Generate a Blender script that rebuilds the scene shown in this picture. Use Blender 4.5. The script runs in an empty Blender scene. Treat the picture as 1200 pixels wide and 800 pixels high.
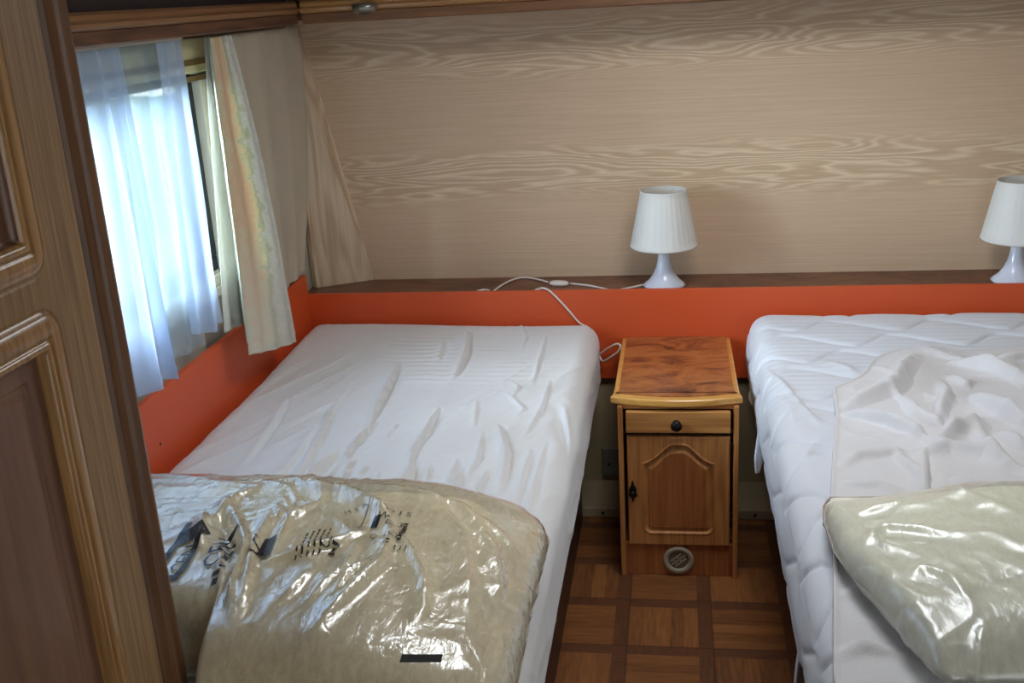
import bpy, bmesh, math, random
import numpy as np
from mathutils import Vector, Matrix
from mathutils.bvhtree import BVHTree

C = bpy.context.scene
COL = C.collection
PI = math.pi

# ------------------------------------------------------------------ camera
F_PX = 1240.0
H = 1.6
def _dir(px, py):
    v = np.array([px-600., -(py-400.), -F_PX]); return v/np.linalg.norm(v)
Yc = _dir(790, -20)
Zr = -_dir(820, 4000)
Zc = Zr - Yc*(Zr@Yc); Zc /= np.linalg.norm(Zc)
Xc = np.cross(Yc, Zc)
RW = np.array([Xc, Yc, Zc])
def ray(px, py): return RW@np.array([px-600., -(py-400.), -F_PX])
def atz(px, py, z): r = ray(px, py); t = (z-H)/r[2]; return r*t+np.array([0, 0, H])
def aty(px, py, y): r = ray(px, py); t = y/r[1]; return r*t+np.array([0, 0, H])
def atx(px, py, x): r = ray(px, py); t = x/r[0]; return r*t+np.array([0, 0, H])
cam_d = bpy.data.cameras.new('camera'); cam = bpy.data.objects.new('camera', cam_d); COL.objects.link(cam)
M4 = Matrix([list(RW[i])+[0] for i in range(3)]+[[0, 0, 0, 1]]); M4.translation = (0, 0, H)
cam.matrix_world = M4
cam_d.sensor_width = 36; cam_d.lens = F_PX/1200*36; cam_d.clip_start = .05
C.camera = cam

# ------------------------------------------------------------------ noise
_rng = np.random.RandomState(7)
_T = _rng.rand(256, 256)
def vnoise(x, y, seed=0):
    x = np.asarray(x, float)+seed*17.31; y = np.asarray(y, float)+seed*9.77
    xi = np.floor(x).astype(int); yi = np.floor(y).astype(int)
    fx = x-xi; fy = y-yi
    fx = fx*fx*(3-2*fx); fy = fy*fy*(3-2*fy)
    a = _T[xi % 256, yi % 256]; b = _T[(xi+1) % 256, yi % 256]
    c = _T[xi % 256, (yi+1) % 256]; d = _T[(xi+1) % 256, (yi+1) % 256]
    return (a*(1-fx)+b*fx)*(1-fy)+(c*(1-fx)+d*fx)*fy
def fbm(x, y, o=4, seed=0):
    s = 0; a = .5; f = 1.
    for i in range(o):
        s = s+a*(vnoise(x*f, y*f, seed+i)-.5); a *= .5; f *= 2.03
    return s
def ridged(x, y, o=3, seed=0):
    s = 0; a = .5; f = 1.
    for i in range(o):
        s = s+a*(1-np.abs(2*vnoise(x*f, y*f, seed+i)-1))**3; a *= .5; f *= 2.1
    return s
def smooth(t): t = np.clip(t, 0, 1); return t*t*(3-2*t)
def ridge_field(X, Y, lines, kl=1., kr=1., groove=0.):
    """lines: (points, height, width on the left side, width on the right side)"""
    out = np.zeros_like(X)
    for pts, A, wl, wr in lines:
        pts = np.array(pts, float)
        seg = np.linalg.norm(np.diff(pts, axis=0), axis=1); tot = seg.sum(); acc = 0
        best = np.full_like(X, 1e9); sg = np.ones_like(X); tt = np.zeros_like(X)
        for k in range(len(pts)-1):
            a, b = pts[k], pts[k+1]; d = (b-a)/max(seg[k], 1e-6)
            px, py = X-a[0], Y-a[1]
            t = np.clip(px*d[0]+py*d[1], 0, seg[k])
            dx, dy = px-t*d[0], py-t*d[1]
            r = np.hypot(dx, dy); cr = d[0]*py-d[1]*px
            m = r < best
            best = np.where(m, r, best); sg = np.where(m, np.where(cr >= 0, 1, -1), sg); tt = np.where(m, (acc+t)/tot, tt)
            acc += seg[k]
        w = np.where(sg > 0, wl*kl, wr*kr)
        out = out+A*(np.exp(-(best/w)**1.5)-groove*np.where(sg > 0, np.exp(-((best-2.2*w)/(1.1*w))**2), 0))*np.clip(np.sin(PI*np.clip(tt, .03, .97)), 0, 1)**.6
    return out

# ------------------------------------------------------------------ materials
def lin(c):
    c = [v/255. for v in c]
    return tuple((v/12.92 if v <= .04045 else ((v+.055)/1.055)**2.4) for v in c)+(1.,)
class NT:
    def __init__(s, name):
        s.m = bpy.data.materials.new(name); s.m.use_nodes = True; s.t = s.m.node_tree
        s.b = s.t.nodes['Principled BSDF']; s.o = s.t.nodes['Material Output']
    def n(s, ty, **kw):
        nd = s.t.nodes.new(ty)
        for k, v in kw.items():
            if k.startswith('i_'):
                key = k[2:]; key = int(key) if key.isdigit() else key.replace('_', ' ')
                nd.inputs[key].default_value = v
            else: setattr(nd, k, v)
        return nd
    def l(s, a, b): s.t.links.new(a, b)
    def math(s, op, a, b=None, c=None):
        nd = s.n('ShaderNodeMath', operation=op)
        for i, v in enumerate((a, b, c)):
            if v is None: continue
            if isinstance(v, (int, float)): nd.inputs[i].default_value = v
            else: s.l(v, nd.inputs[i])
        return nd.outputs[0]
    def mix(s, f, a, b, mode='MIX'):
        nd = s.n('ShaderNodeMix', data_type='RGBA', blend_type=mode)
        for i, v in ((0, f), (6, a), (7, b)):
            if isinstance(v, (int, float, tuple)): nd.inputs[i].default_value = v
            else: s.l(v, nd.inputs[i])
        return nd.outputs[2]
    def ramp(s, f, stops):
        nd = s.n('ShaderNodeValToRGB'); e = nd.color_ramp.elements
        while len(e) < len(stops): e.new(.5)
        for k, (p, c) in enumerate(stops): e[k].position = p; e[k].color = c
        s.l(f, nd.inputs[0]); return nd.outputs[0]
    def coord(s, scale, out='Object', rot=(0, 0, 0)):
        tc = s.n('ShaderNodeTexCoord'); mp = s.n('ShaderNodeMapping')
        mp.inputs['Scale'].default_value = scale; mp.inputs['Rotation'].default_value = rot
        s.l(tc.outputs[out], mp.inputs[0]); return mp.outputs[0]
    def noise(s, vec, sc=1., det=4., rough=.55, dist=0.):
        nd = s.n('ShaderNodeTexNoise'); nd.inputs['Scale'].default_value = sc; nd.inputs['Detail'].default_value = det
        nd.inputs['Roughness'].default_value = rough; nd.inputs['Distortion'].default_value = dist
        s.l(vec, nd.inputs['Vector']); return nd.outputs[0]
    def bump(s, h, strength=.3, dist=.002):
        nd = s.n('ShaderNodeBump'); nd.inputs['Strength'].default_value = strength; nd.inputs['Distance'].default_value = dist
        s.l(h, nd.inputs['Height']); s.l(nd.outputs[0], s.b.inputs['Normal']); return nd.outputs[0]
    def set(s, **kw):
        for k, v in kw.items(): s.b.inputs[k.replace('_', ' ')].default_value = v
        return s

def plain(name, c, rough=.5, metal=0., var=.08, vs=30.):
    s = NT(name); f = s.noise(s.coord((1, 1, 1)), vs, 3)
    a = lin(c); d = tuple(v*(1-var*2) for v in a[:3])+(1,)
    s.l(s.mix(f, d, a), s.b.inputs['Base Color']); s.set(Roughness=rough, Metallic=metal); return s.m

def wood(name, light, dark, axis=0, fine=90., along=3., rough=.45, cath=0., red=None, coat=0.):
    """oak-like veneer: long streaks along an axis, optional cathedral contour lines"""
    s = NT(name)
    sc = [fine, fine, fine]; sc[axis] = along
    v = s.coord(tuple(sc)); n1 = s.noise(v, 1, 5, .6)
    sc2 = [7., 7., 7.]; sc2[axis] = .8
    v2 = s.coord(tuple(sc2)); n2 = s.noise(v2, 1, 2, .5)
    cont = s.math('SINE', s.math('MULTIPLY', n2, 70.))
    cont = s.math('MULTIPLY', s.math('ADD', cont, 1.), .5)
    f = s.math('ADD', s.math('MULTIPLY', n1, 1.-cath), s.math('MULTIPLY', cont, cath))
    col = s.ramp(f, [(.3, lin(dark)), (.72, lin(light))])
    if red:
        n3 = s.noise(s.coord((3, 3, 3)), 1, 2)
        col = s.mix(s.math('MULTIPLY', n3, .7), col, lin(red))
    s.l(col, s.b.inputs['Base Color']); s.set(Roughness=rough)
    s.b.inputs['Coat Weight'].default_value = coat; s.b.inputs['Coat Roughness'].default_value = .2
    s.bump(n1, .15, .001); return s.m

def cloth_mat(name, c, rough=.9, weave=700., strength=.25, sss=0., c2=None):
    s = NT(name); v = s.coord((1, 1, 1)); n = s.noise(v, weave, 2); big = s.noise(v, 4, 3)
    a = lin(c); b = lin(c2) if c2 else tuple(x*.93 for x in a[:3])+(1,)
    s.l(s.mix(big, b, a), s.b.inputs['Base Color']); s.set(Roughness=rough); s.b.inputs['Sheen Weight'].default_value = .15
    s.bump(n, strength, .001); return s.m

def wall_laminate():
    s = NT('beige_wood_laminate')
    tc = s.n('ShaderNodeTexCoord'); sep = s.n('ShaderNodeSeparateXYZ'); s.l(tc.outputs['Object'], sep.inputs[0])
    # bands where the cathedral figure shows, repeating with height
    zz = s.math('ADD', sep.outputs[2], s.math('MULTIPLY_ADD', s.noise(s.coord((1.1, 1.1, 2.)), 1, 2), .12, -.06))
    band = s.n('ShaderNodeMapRange', interpolation_type='SMOOTHSTEP')
    s.l(s.math('SINE', s.math('MULTIPLY_ADD', zz, 2*PI/.40, 2*PI*(.25-1.035/.40))), band.inputs[0])
    band.inputs[1].default_value = -.2; band.inputs[2].default_value = .85
    low = s.n('ShaderNodeMapRange', interpolation_type='SMOOTHSTEP'); s.l(zz, low.inputs[0]); low.inputs[1].default_value = .80; low.inputs[2].default_value = .90
    bnd = s.math('MULTIPLY', band.outputs[0], low.outputs[0])
    nb = s.noise(s.coord((1.1, 1.1, 10.)), 1, 3, .42, .15)
    cont = s.math('MULTIPLY_ADD', s.math('SINE', s.math('MULTIPLY', nb, 125.)), .5, .5)
    cont = s.math('POWER', cont, 1.6)
    brk = s.noise(s.coord((14, 14, 170)), 1, 3, .65)
    cont = s.math('MULTIPLY', cont, s.math('MULTIPLY_ADD', brk, 1.5, -.12))
    fine = s.noise(s.coord((3, 3, 260)), 1, 4, .65)
    amount = s.math('MULTIPLY', cont, s.math('MULTIPLY_ADD', bnd, .80, .06))
    base = s.ramp(fine, [(.3, lin((200, 169, 138))), (.7, lin((214, 184, 153)))])
    dk = s.mix(s.math('MULTIPLY', bnd, .45), base, lin((190, 158, 122)))
    col = s.mix(amount, dk, lin((240, 220, 188)))
    s.l(col, s.b.inputs['Base Color']); s.set(Roughness=.5)
    s.bump(amount, .05, .001); return s.m

def floor_mat():
    s = NT('parquet_vinyl')
    tc = s.n('ShaderNodeTexCoord'); sep = s.n('ShaderNodeSeparateXYZ'); s.l(tc.outputs['Object'], sep.inputs[0])
    P = .2175; bw = .17
    u = s.math('DIVIDE', s.math('ADD', sep.outputs[0], .150+.0185+P*20), P)
    w = s.math('DIVIDE', s.math('ADD', sep.outputs[1], -2.315+.0185+P*20), P)
    fu = s.math('FRACT', u); fw = s.math('FRACT', w)
    iu = s.math('FLOOR', u); iw = s.math('FLOOR', w)
    par = s.math('MODULO', s.math('ADD', iu, iw), 2.)
    inb = s.math('MAXIMUM', s.math('LESS_THAN', fu, bw), s.math('LESS_THAN', fw, bw))
    gx = s.noise(s.coord((12, 120, 1)), 1, 4, .6); gy = s.noise(s.coord((120, 12, 1)), 1, 4, .6)
    # strips within a tile
    t1 = s.math('FLOOR', s.math('MULTIPLY', s.math('DIVIDE', s.math('SUBTRACT', fu, bw), 1-bw), 5.))
    t2 = s.math('FLOOR', s.math('MULTIPLY', s.math('DIVIDE', s.math('SUBTRACT', fw, bw), 1-bw), 5.))
    def rnd(a, b, k):
        v = s.n('ShaderNodeCombineXYZ'); s.l(a, v.inputs[0]); s.l(b, v.inputs[1]); v.inputs[2].default_value = k
        wn = s.n('ShaderNodeTexWhiteNoise'); s.l(v.outputs[0], wn.inputs['Vector']); return wn.outputs['Value']
    r1 = rnd(s.math('MULTIPLY_ADD', iu, 7., t1), iw, 1.); r2 = rnd(iu, s.math('MULTIPLY_ADD', iw, 7., t2), 2.)
    def pick(a, b): return s.math('ADD', s.math('MULTIPLY', a, s.math('SUBTRACT', 1., par)), s.math('MULTIPLY', b, par))
    gr = pick(gy, gx); rr = pick(r1, r2)
    val = s.math('ADD', s.math('MULTIPLY', gr, .8), s.math('MULTIPLY', rr, .3))
    tile = s.ramp(val, [(.3, lin((96, 58, 32))), (.85, lin((160, 102, 56)))])
    bord = s.ramp(gr, [(.3, lin((86, 52, 34))), (.7, lin((112, 70, 44)))])
    e = .02
    line = s.math('MAXIMUM', s.math('LESS_THAN', s.math('ABSOLUTE', s.math('SUBTRACT', fu, bw)), e*.6), s.math('LESS_THAN', s.math('ABSOLUTE', s.math('SUBTRACT', fw, bw)), e*.6))
    col = s.mix(inb, tile, bord)
    col = s.mix(s.math('MULTIPLY', line, .5), col, lin((60, 30, 20)))
    s.l(col, s.b.inputs['Base Color']); s.set(Roughness=.42); s.bump(gr, .1, .001); return s.m

def burl(name, a, b, c, rough=.25, sc=1., coat=.4):
    s = NT(name); v = s.coord((8*sc, 14*sc, 9*sc)); n = s.noise(v, 1, 8, .68, 1.2); n2 = s.noise(s.coord((30*sc, 60*sc, 30*sc)), 1, 4, .7, 2.)
    col = s.ramp(n, [(.34, lin(a)), (.46, lin(b)), (.6, lin(c)), (.75, lin(b))])
    col = s.mix(s.math('MULTIPLY', n2, .35), col, lin(a))
    s.l(col, s.b.inputs['Base Color']); s.set(Roughness=rough); s.b.inputs['Coat Weight'].default_value = coat; s.b.inputs['Coat Roughness'].default_value = .25
    return s.m

def sheer_mat(name, c, see):
    s = NT(name); t = s.t
    tr = s.n('ShaderNodeBsdfTransparent'); tl = s.n('ShaderNodeBsdfTranslucent'); df = s.n('ShaderNodeBsdfDiffuse')
    w = s.noise(s.coord((900, 900, 900)), 1, 1)
    lw = s.n('ShaderNodeLayerWeight'); lw.inputs[0].default_value = .35
    col = lin(c); tl.inputs[0].default_value = col; df.inputs[0].default_value = col
    m1 = s.n('ShaderNodeMixShader'); m1.inputs[0].default_value = .45; s.l(tl.outputs[0], m1.inputs[1]); s.l(df.outputs[0], m1.inputs[2])
    m2 = s.n('ShaderNodeMixShader')
    f = s.math('SUBTRACT', s.math('MULTIPLY_ADD', w, .25, see-.12), s.math('MULTIPLY', lw.outputs['Facing'], see*.6))
    s.l(s.math('MAXIMUM', f, 0.02), m2.inputs[0]); s.l(m1.outputs[0], m2.inputs[1]); s.l(tr.outputs[0], m2.inputs[2])
    s.l(m2.outputs[0], s.o.inputs[0]); return s.m

def curtain_mat():
    """pastel watercolour stripes running down the cloth (uv.x), lining partly translucent"""
    s = NT('pastel_striped_curtain')
    tc = s.n('ShaderNodeTexCoord'); sep = s.n('ShaderNodeSeparateXYZ'); s.l(tc.outputs['UV'], sep.inputs[0])
    mp = s.n('ShaderNodeMapping'); mp.inputs['Scale'].default_value = (5, 4, 1); mp.inputs['Rotation'].default_value = (0, 0, .4); s.l(tc.outputs['UV'], mp.inputs[0])
    n = s.noise(mp.outputs[0], 1, 5, .65, 1.)
    mp2 = s.n('ShaderNodeMapping'); mp2.inputs['Scale'].default_value = (2, 14, 1); mp2.inputs['Rotation'].default_value = (0, 0, -.5); s.l(tc.outputs['UV'], mp2.inputs[0])
    n2 = s.noise(mp2.outputs[0], 2, 4, .7, .6)
    u = s.math('ADD', sep.outputs[0], s.math('ADD', s.math('MULTIPLY_ADD', n, .30, -.15), s.math('MULTIPLY_ADD', n2, .28, -.14)))
    W = lin((226, 226, 216)); G = lin((192, 196, 166)); O = lin((226, 196, 160)); Yl = lin((222, 212, 176)); GB = lin((194, 200, 196))
    col = s.ramp(u, [(.0, W), (.22, lin((216, 214, 200))), (.44, W), (.48, G), (.53, Yl), (.60, O), (.68, O), (.75, Yl), (.80, G), (.86, W), (.93, lin((206, 206, 196))), (1., W)])
    # the hem is whiter, the pigment washes out
    hem = s.n('ShaderNodeMapRange'); s.l(sep.outputs[1], hem.inputs[0]); hem.inputs[1].default_value = .55; hem.inputs[2].default_value = 1.; hem.inputs[3].default_value = .05; hem.inputs[4].default_value = .60
    col = s.mix(hem.outputs[0], col, W)
    s.l(col, s.b.inputs['Base Color']); s.set(Roughness=.85); s.bump(s.noise(s.coord((600, 600, 600)), 1, 2), .3, .001)
    tl = s.n('ShaderNodeBsdfTranslucent'); s.l(col, tl.inputs[0])
    m = s.n('ShaderNodeMixShader'); m.inputs[0].default_value = .28; s.l(s.b.outputs[0], m.inputs[1]); s.l(tl.outputs[0], m.inputs[2]); s.l(m.outputs[0], s.o.inputs[0])
    return s.m

def film_mat(name, tint, alpha, crease=1., gain=2.4, rough=.2):
    """thin crumpled plastic wrapping: part see-through, glossy"""
    s = NT(name)
    v = s.coord((1, 1, 1))
    vo = s.n('ShaderNodeTexVoronoi', feature='DISTANCE_TO_EDGE'); vo.inputs['Scale'].default_value = 15
    vd = s.n('ShaderNodeMapping'); vd.inputs['Scale'].default_value = (1.6, .7, 1); vd.inputs['Rotation'].default_value = (0, 0, -.6)
    dn = s.n('ShaderNodeTexNoise'); dn.inputs['Scale'].default_value = 9; dn.inputs['Detail'].default_value = 3; s.l(v, dn.inputs['Vector'])
    va = s.n('ShaderNodeVectorMath', operation='MULTIPLY_ADD'); s.l(dn.outputs[1], va.inputs[0]); va.inputs[1].default_value = (.12, .12, .12); s.l(v, va.inputs[2])
    s.l(va.outputs[0], vd.inputs[0]); s.l(vd.outputs[0], vo.inputs['Vector'])
    n1 = s.noise(s.coord((60, 24, 40), rot=(0, 0, .5)), 1, 4, .65, .8)
    h = s.math('ADD', s.math('MULTIPLY', s.math('MINIMUM', vo.outputs[0], .12), 1.6*crease), s.math('MULTIPLY', n1, .8*crease))
    bp = s.n('ShaderNodeBump'); bp.inputs['Strength'].default_value = .7; bp.inputs['Distance'].default_value = .004; s.l(h, bp.inputs['Height'])
    gl = s.n('ShaderNodeBsdfGlossy'); gl.inputs['Roughness'].default_value = rough; gl.inputs[0].default_value = (1, 1, 1, 1); s.l(bp.outputs[0], gl.inputs['Normal'])
    df = s.n('ShaderNodeBsdfDiffuse'); df.inputs[0].default_value = lin(tint)
    tr = s.n('ShaderNodeBsdfTransparent'); tr.inputs[0].default_value = (1., .995, .97, 1)
    m1 = s.n('ShaderNodeMixShader'); s.l(tr.outputs[0], m1.inputs[1]); s.l(df.outputs[0], m1.inputs[2])
    s.l(s.math('MULTIPLY_ADD', n1, alpha*.9, alpha*.5), m1.inputs[0])
    lw = s.n('ShaderNodeFresnel'); lw.inputs[0].default_value = 1.5; s.l(bp.outputs[0], lw.inputs['Normal'])
    m2 = s.n('ShaderNodeMixShader'); s.l(s.math('MULTIPLY_ADD', lw.outputs[0], gain, .06), m2.inputs[0]); s.l(m1.outputs[0], m2.inputs[1]); s.l(gl.outputs[0], m2.inputs[2])
    s.l(m2.outputs[0], s.o.inputs[0]); return s.m

def pane_mat():
    s = NT('acrylic_pane'); tr = s.n('ShaderNodeBsdfTransparent'); tr.inputs[0].default_value = (.93, .96, .97, 1)
    gl = s.n('ShaderNodeBsdfGlossy'); gl.inputs['Roughness'].default_value = .03
    fr = s.n('ShaderNodeFresnel'); m = s.n('ShaderNodeMixShader'); s.l(s.math('MULTIPLY', fr.outputs[0], .7), m.inputs[0]); s.l(tr.outputs[0], m.inputs[1]); s.l(gl.outputs[0], m.inputs[2])
    s.l(m.outputs[0], s.o.inputs[0]); return s.m

MT = dict(
    lam=wall_laminate(),
    lamside=wood('beige_laminate_side', (214, 190, 160), (182, 154, 124), axis=2, fine=90, along=2, cath=.30),
    wallgrey=wood('pale_wall_laminate', (186, 178, 162), (168, 158, 140), axis=2, fine=120, along=3),
    floor=floor_mat(),
    ceil=plain('cream_ceiling', (205, 196, 178), .7),
    orange=plain('orange_board', (214, 86, 40), .42, var=.04, vs=3.),
    shelf=burl('brown_burl_laminate', (78, 44, 28), (112, 70, 46), (136, 90, 62), .4, .6, 0.),
    burl=burl('orange_burl_veneer', (78, 46, 34), (164, 96, 48), (196, 122, 64), .3, 1., .4),
    oakx=wood('oak_grain_across', (214, 152, 84), (164, 106, 54), axis=0, fine=110, along=4, cath=.15),
    oakz=wood('oak_grain_upright', (208, 142, 80), (160, 102, 54), axis=2, fine=110, along=4, cath=.12),
    oakpanel=wood('oak_panel', (186, 114, 62), (144, 80, 42), axis=2, fine=80, along=3, cath=.1),
    edge=wood('varnished_oak_edge', (232, 176, 92), (204, 142, 66), axis=0, fine=90, along=3, rough=.25, coat=.6),
    dark=plain('dark_gap', (38, 24, 18), .8),
    khaki=plain('olive_lower_wall', (176, 156, 120), .6),
    ledge=plain('grey_beige_ledge', (176, 156, 124), .6),
    blackm=plain('blackened_metal', (34, 28, 26), .35, .6),
    vent=plain('grey_vent_ring', (178, 166, 144), .5),
    ventd=plain('grey_vent_disc', (120, 112, 100), .6),
    lamp=NT('white_glazed_plastic').set(Base_Color=lin((214, 218, 232)), Roughness=.15).m,
    socket=plain('grey_socket', (128, 126, 116), .5),
    cord=plain('white_cord', (236, 226, 216), .45),
    sheet=cloth_mat('white_fitted_sheet', (226, 226, 228), c2=(218, 214, 210), strength=.15),
    quilt=cloth_mat('white_quilted_cotton', (222, 226, 234), c2=(216, 218, 224), strength=.3),
    towel=cloth_mat('white_terry_cloth', (226, 225, 228), weave=190, strength=.8, c2=(218, 215, 216)),
    duvet=cloth_mat('cream_duvet', (252, 242, 208), c2=(248, 232, 188), strength=.1),
    duvet2=cloth_mat('pale_cream_duvet', (244, 243, 228), c2=(238, 236, 214), strength=.1),
    film=film_mat('clear_wrapping', (255, 244, 214), .50, 1., 1.9, .2),
    film2=film_mat('clear_wrapping_smooth', (246, 247, 232), .50, .45, .9, .28),
    ink=plain('black_print', (32, 32, 36), .4),
    tag=cloth_mat('care_tag_cloth', (196, 178, 156)),
    bedbox=wood('dark_bed_box', (80, 50, 34), (56, 34, 24), axis=1, fine=60),
    rail_l=wood('rail_light_oak', (150, 106, 68), (112, 76, 46), axis=1, fine=110, along=4, rough=.35),
    rail_lx=wood('rail_light_oak_across', (190, 140, 84), (140, 98, 56), axis=0, fine=120, along=4, rough=.3, coat=.3),
    rail_d=wood('rail_brown_oak', (112, 74, 52), (76, 48, 34), axis=1, fine=70, along=4, cath=.3),
    rail_dx=wood('rail_brown_oak_across', (140, 96, 58), (98, 64, 40), axis=0, fine=90, along=4),
    lockd=plain('dark_locker_inside', (44, 30, 28), .8),
    stile=wood('wardrobe_stile', (160, 126, 86), (116, 86, 56), axis=2, fine=170, along=5, rough=.55),
    mould=wood('wardrobe_moulding', (176, 132, 76), (124, 86, 48), axis=2, fine=150, along=5, rough=.35, coat=.3),
    wpanel=wood('wardrobe_panel', (126, 88, 66), (98, 64, 48), axis=2, fine=40, along=3, rough=.4),
    post=wood('wardrobe_post', (126, 86, 54), (84, 54, 36), axis=2, fine=120, along=4, rough=.4),
    postd=wood('wardrobe_post_dark', (66, 42, 32), (48, 30, 24), axis=2, fine=120, along=4, rough=.5),
    frame=plain('window_frame_cream', (222, 216, 196), .4),
    seal=plain('black_window_seal', (26, 30, 34), .6),
    cass=plain('blind_cassette', (208, 198, 152), .45),
    brass=plain('bronze_strip', (120, 98, 46), .35, .3),
    blind=NT('x').m, pane=pane_mat(),
    track=plain('white_track', (214, 208, 196), .4),
    sheer=sheer_mat('sheer_voile', (192, 208, 232), .24), sheer2=sheer_mat('thin_voile', (190, 210, 222), .60),
    curtain=curtain_mat(),
    beigec=cloth_mat('beige_curtain', (186, 174, 152), c2=(166, 152, 132), weave=300, strength=.3),
    chrome=plain('brushed_metal', (150, 148, 140), .3, .8),
    lens=plain('dark_lens', (60, 62, 58), .2),
    grass=plain('grass', (96, 118, 70), .9, var=.3, vs=6), gravel=plain('gravel', (150, 150, 146), .9, var=.4, vs=25),
    hedge=plain('hedge_leaves', (70, 96, 54), .9, var=.4, vs=9),
    render_=plain('house_render', (206, 200, 190), .8), rooft=plain('red_roof_tiles', (168, 74, 58), .8),
)
def shade_mat():
    s = NT('lamp_shade_white'); s.b.inputs['Base Color'].default_value = lin((238, 238, 234)); s.set(Roughness=.55)
    tl = s.n('ShaderNodeBsdfTranslucent'); tl.inputs[0].default_value = lin((240, 232, 216))
    m = s.n('ShaderNodeMixShader'); m.inputs[0].default_value = .25; s.l(s.b.outputs[0], m.inputs[1]); s.l(tl.outputs[0], m.inputs[2]); s.l(m.outputs[0], s.o.inputs[0]); return s.m
MT['shade'] = shade_mat()

# ------------------------------------------------------------------ object helpers
def meta(o, label=None, cat=None, group=None, kind=None):
    if label: o['label'] = label
    if cat: o['category'] = cat
    if group: o['group'] = group
    if kind: o['kind'] = kind
    return o
def wloc(o):
    v = Vector(o.location)
    while o.parent: o = o.parent; v += Vector(o.location)
    return v
def empty(name, loc, **kw):
    o = bpy.data.objects.new(name, None); COL.objects.link(o); o.location = loc; o.empty_display_size = .05
    return meta(o, **kw)
def obj(name, V, Fc, mat, parent=None, sm=False, uv=None, origin=None, mats=None, midx=None):
    V = np.array(V, float)
    base = np.array(wloc(parent)) if parent else (np.array(origin) if origin is not None else np.zeros(3))
    me = bpy.data.meshes.new(name); me.from_pydata((V-base).tolist(), [], [list(map(int, f)) for f in Fc])
    for m in (mats or [mat]): me.materials.append(m)
    if midx is not None: me.polygons.foreach_set('material_index', list(map(int, midx)))
    if sm: me.polygons.foreach_set('use_smooth', [True]*len(me.polygons))
    if uv is not None:
        ul = me.uv_layers.new(name='uv'); vi = np.empty(len(me.loops), int); me.loops.foreach_get('vertex_index', vi)
        ul.data.foreach_set('uv', np.array(uv)[vi].ravel())
    me.update()
    o = bpy.data.objects.new(name, me); COL.objects.link(o)
    if parent: o.parent = parent
    else: o.location = base
    return o
def bevel(o, w=.003, seg=2, ang=35):
    m = o.modifiers.new('bevel', 'BEVEL'); m.width = w; m.segments = seg; m.limit_method = 'ANGLE'; m.angle_limit = math.radians(ang)
    m.harden_normals = False; return o
def box(a, b):
    (x0, y0, z0), (x1, y1, z1) = a, b
    V = [(x, y, z) for x in (x0, x1) for y in (y0, y1) for z in (z0, z1)]
    return V, [(0, 1, 3, 2), (4, 6, 7, 5), (0, 4, 5, 1), (2, 3, 7, 6), (0, 2, 6, 4), (1, 5, 7, 3)]
def boxes(L):
    V = []; Fc = []
    for a, b in L:
        v, f = box(a, b); n = len(V); V += v; Fc += [tuple(i+n for i in q) for q in f]
    return V, Fc
def bx(name, a, b, mat, parent=None, bev=.002, **kw):
    V, Fc = box(a, b); o = obj(name, V, Fc, mat, parent, **kw)
    if bev: bevel(o, bev)
    return o
def prism(pts, h0, h1, axis=2):
    """outline pts (2-D) pushed along an axis from h0 to h1"""
    def P(p, h): return {2: (p[0], p[1], h), 1: (p[0], h, p[1]), 0: (h, p[0], p[1])}[axis]
    n = len(pts); V = [P(p, h0) for p in pts]+[P(p, h1) for p in pts]
    Fc = [tuple(range(n)), tuple(range(2*n-1, n-1, -1))]+[(i, (i+1) % n, n+(i+1) % n, n+i) for i in range(n)]
    return V, Fc
def fixn(o):
    bm = bmesh.new(); bm.from_mesh(o.data); bmesh.ops.recalc_face_normals(bm, faces=bm.faces); bm.to_mesh(o.data); bm.free(); return o
def lathe(prof, c, seg=48, rfun=None):
    V = []; Fc = []
    for i, (r, z) in enumerate(prof):
        for k in range(seg):
            a = 2*PI*k/seg; rr = r*(rfun(k, i) if rfun else 1)
            V.append((c[0]+rr*math.cos(a), c[1]+rr*math.sin(a), c[2]+z))
    for i in range(len(prof)-1):
        for k in range(seg):
            Fc.append((i*seg+k, i*seg+(k+1) % seg, (i+1)*seg+(k+1) % seg, (i+1)*seg+k))
    return V, Fc
def tube(pts, r, seg=8, sub=6):
    P = [Vector(p) for p in pts]; Q = []
    for i in range(len(P)-1):   # Catmull-Rom
        p0 = P[max(i-1, 0)]; p1 = P[i]; p2 = P[i+1]; p3 = P[min(i+2, len(P)-1)]
        for k in range(sub):
            t = k/sub
            Q.append(.5*((2*p1)+(-p0+p2)*t+(2*p0-5*p1+4*p2-p3)*t*t+(-p0+3*p1-3*p2+p3)*t**3))
    Q.append(P[-1]); V = []; Fc = []; up = Vector((0, 0, 1)); n = None
    for i, q in enumerate(Q):
        d = (Q[min(i+1, len(Q)-1)]-Q[max(i-1, 0)]).normalized()
        if n is None: n = d.orthogonal().normalized()
        n = (n-d*n.dot(d)).normalized(); b = d.cross(n)
        for k in range(seg):
            a = 2*PI*k/seg; V.append(q+(n*math.cos(a)+b*math.sin(a))*r)
    for i in range(len(Q)-1):
        for k in range(seg): Fc.append((i*seg+k, i*seg+(k+1) % seg, (i+1)*seg+(k+1) % seg, (i+1)*seg+k))
    m = len(Q)-1; Fc.append(tuple(range(seg))[::-1]); Fc.append(tuple(m*seg+k for k in range(seg)))
    return [tuple(v) for v in V], Fc
def grid_faces(nu, nv): return [(i*nv+j, (i+1)*nv+j, (i+1)*nv+j+1, i*nv+j+1) for i in range(nu-1) for j in range(nv-1)]

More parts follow.
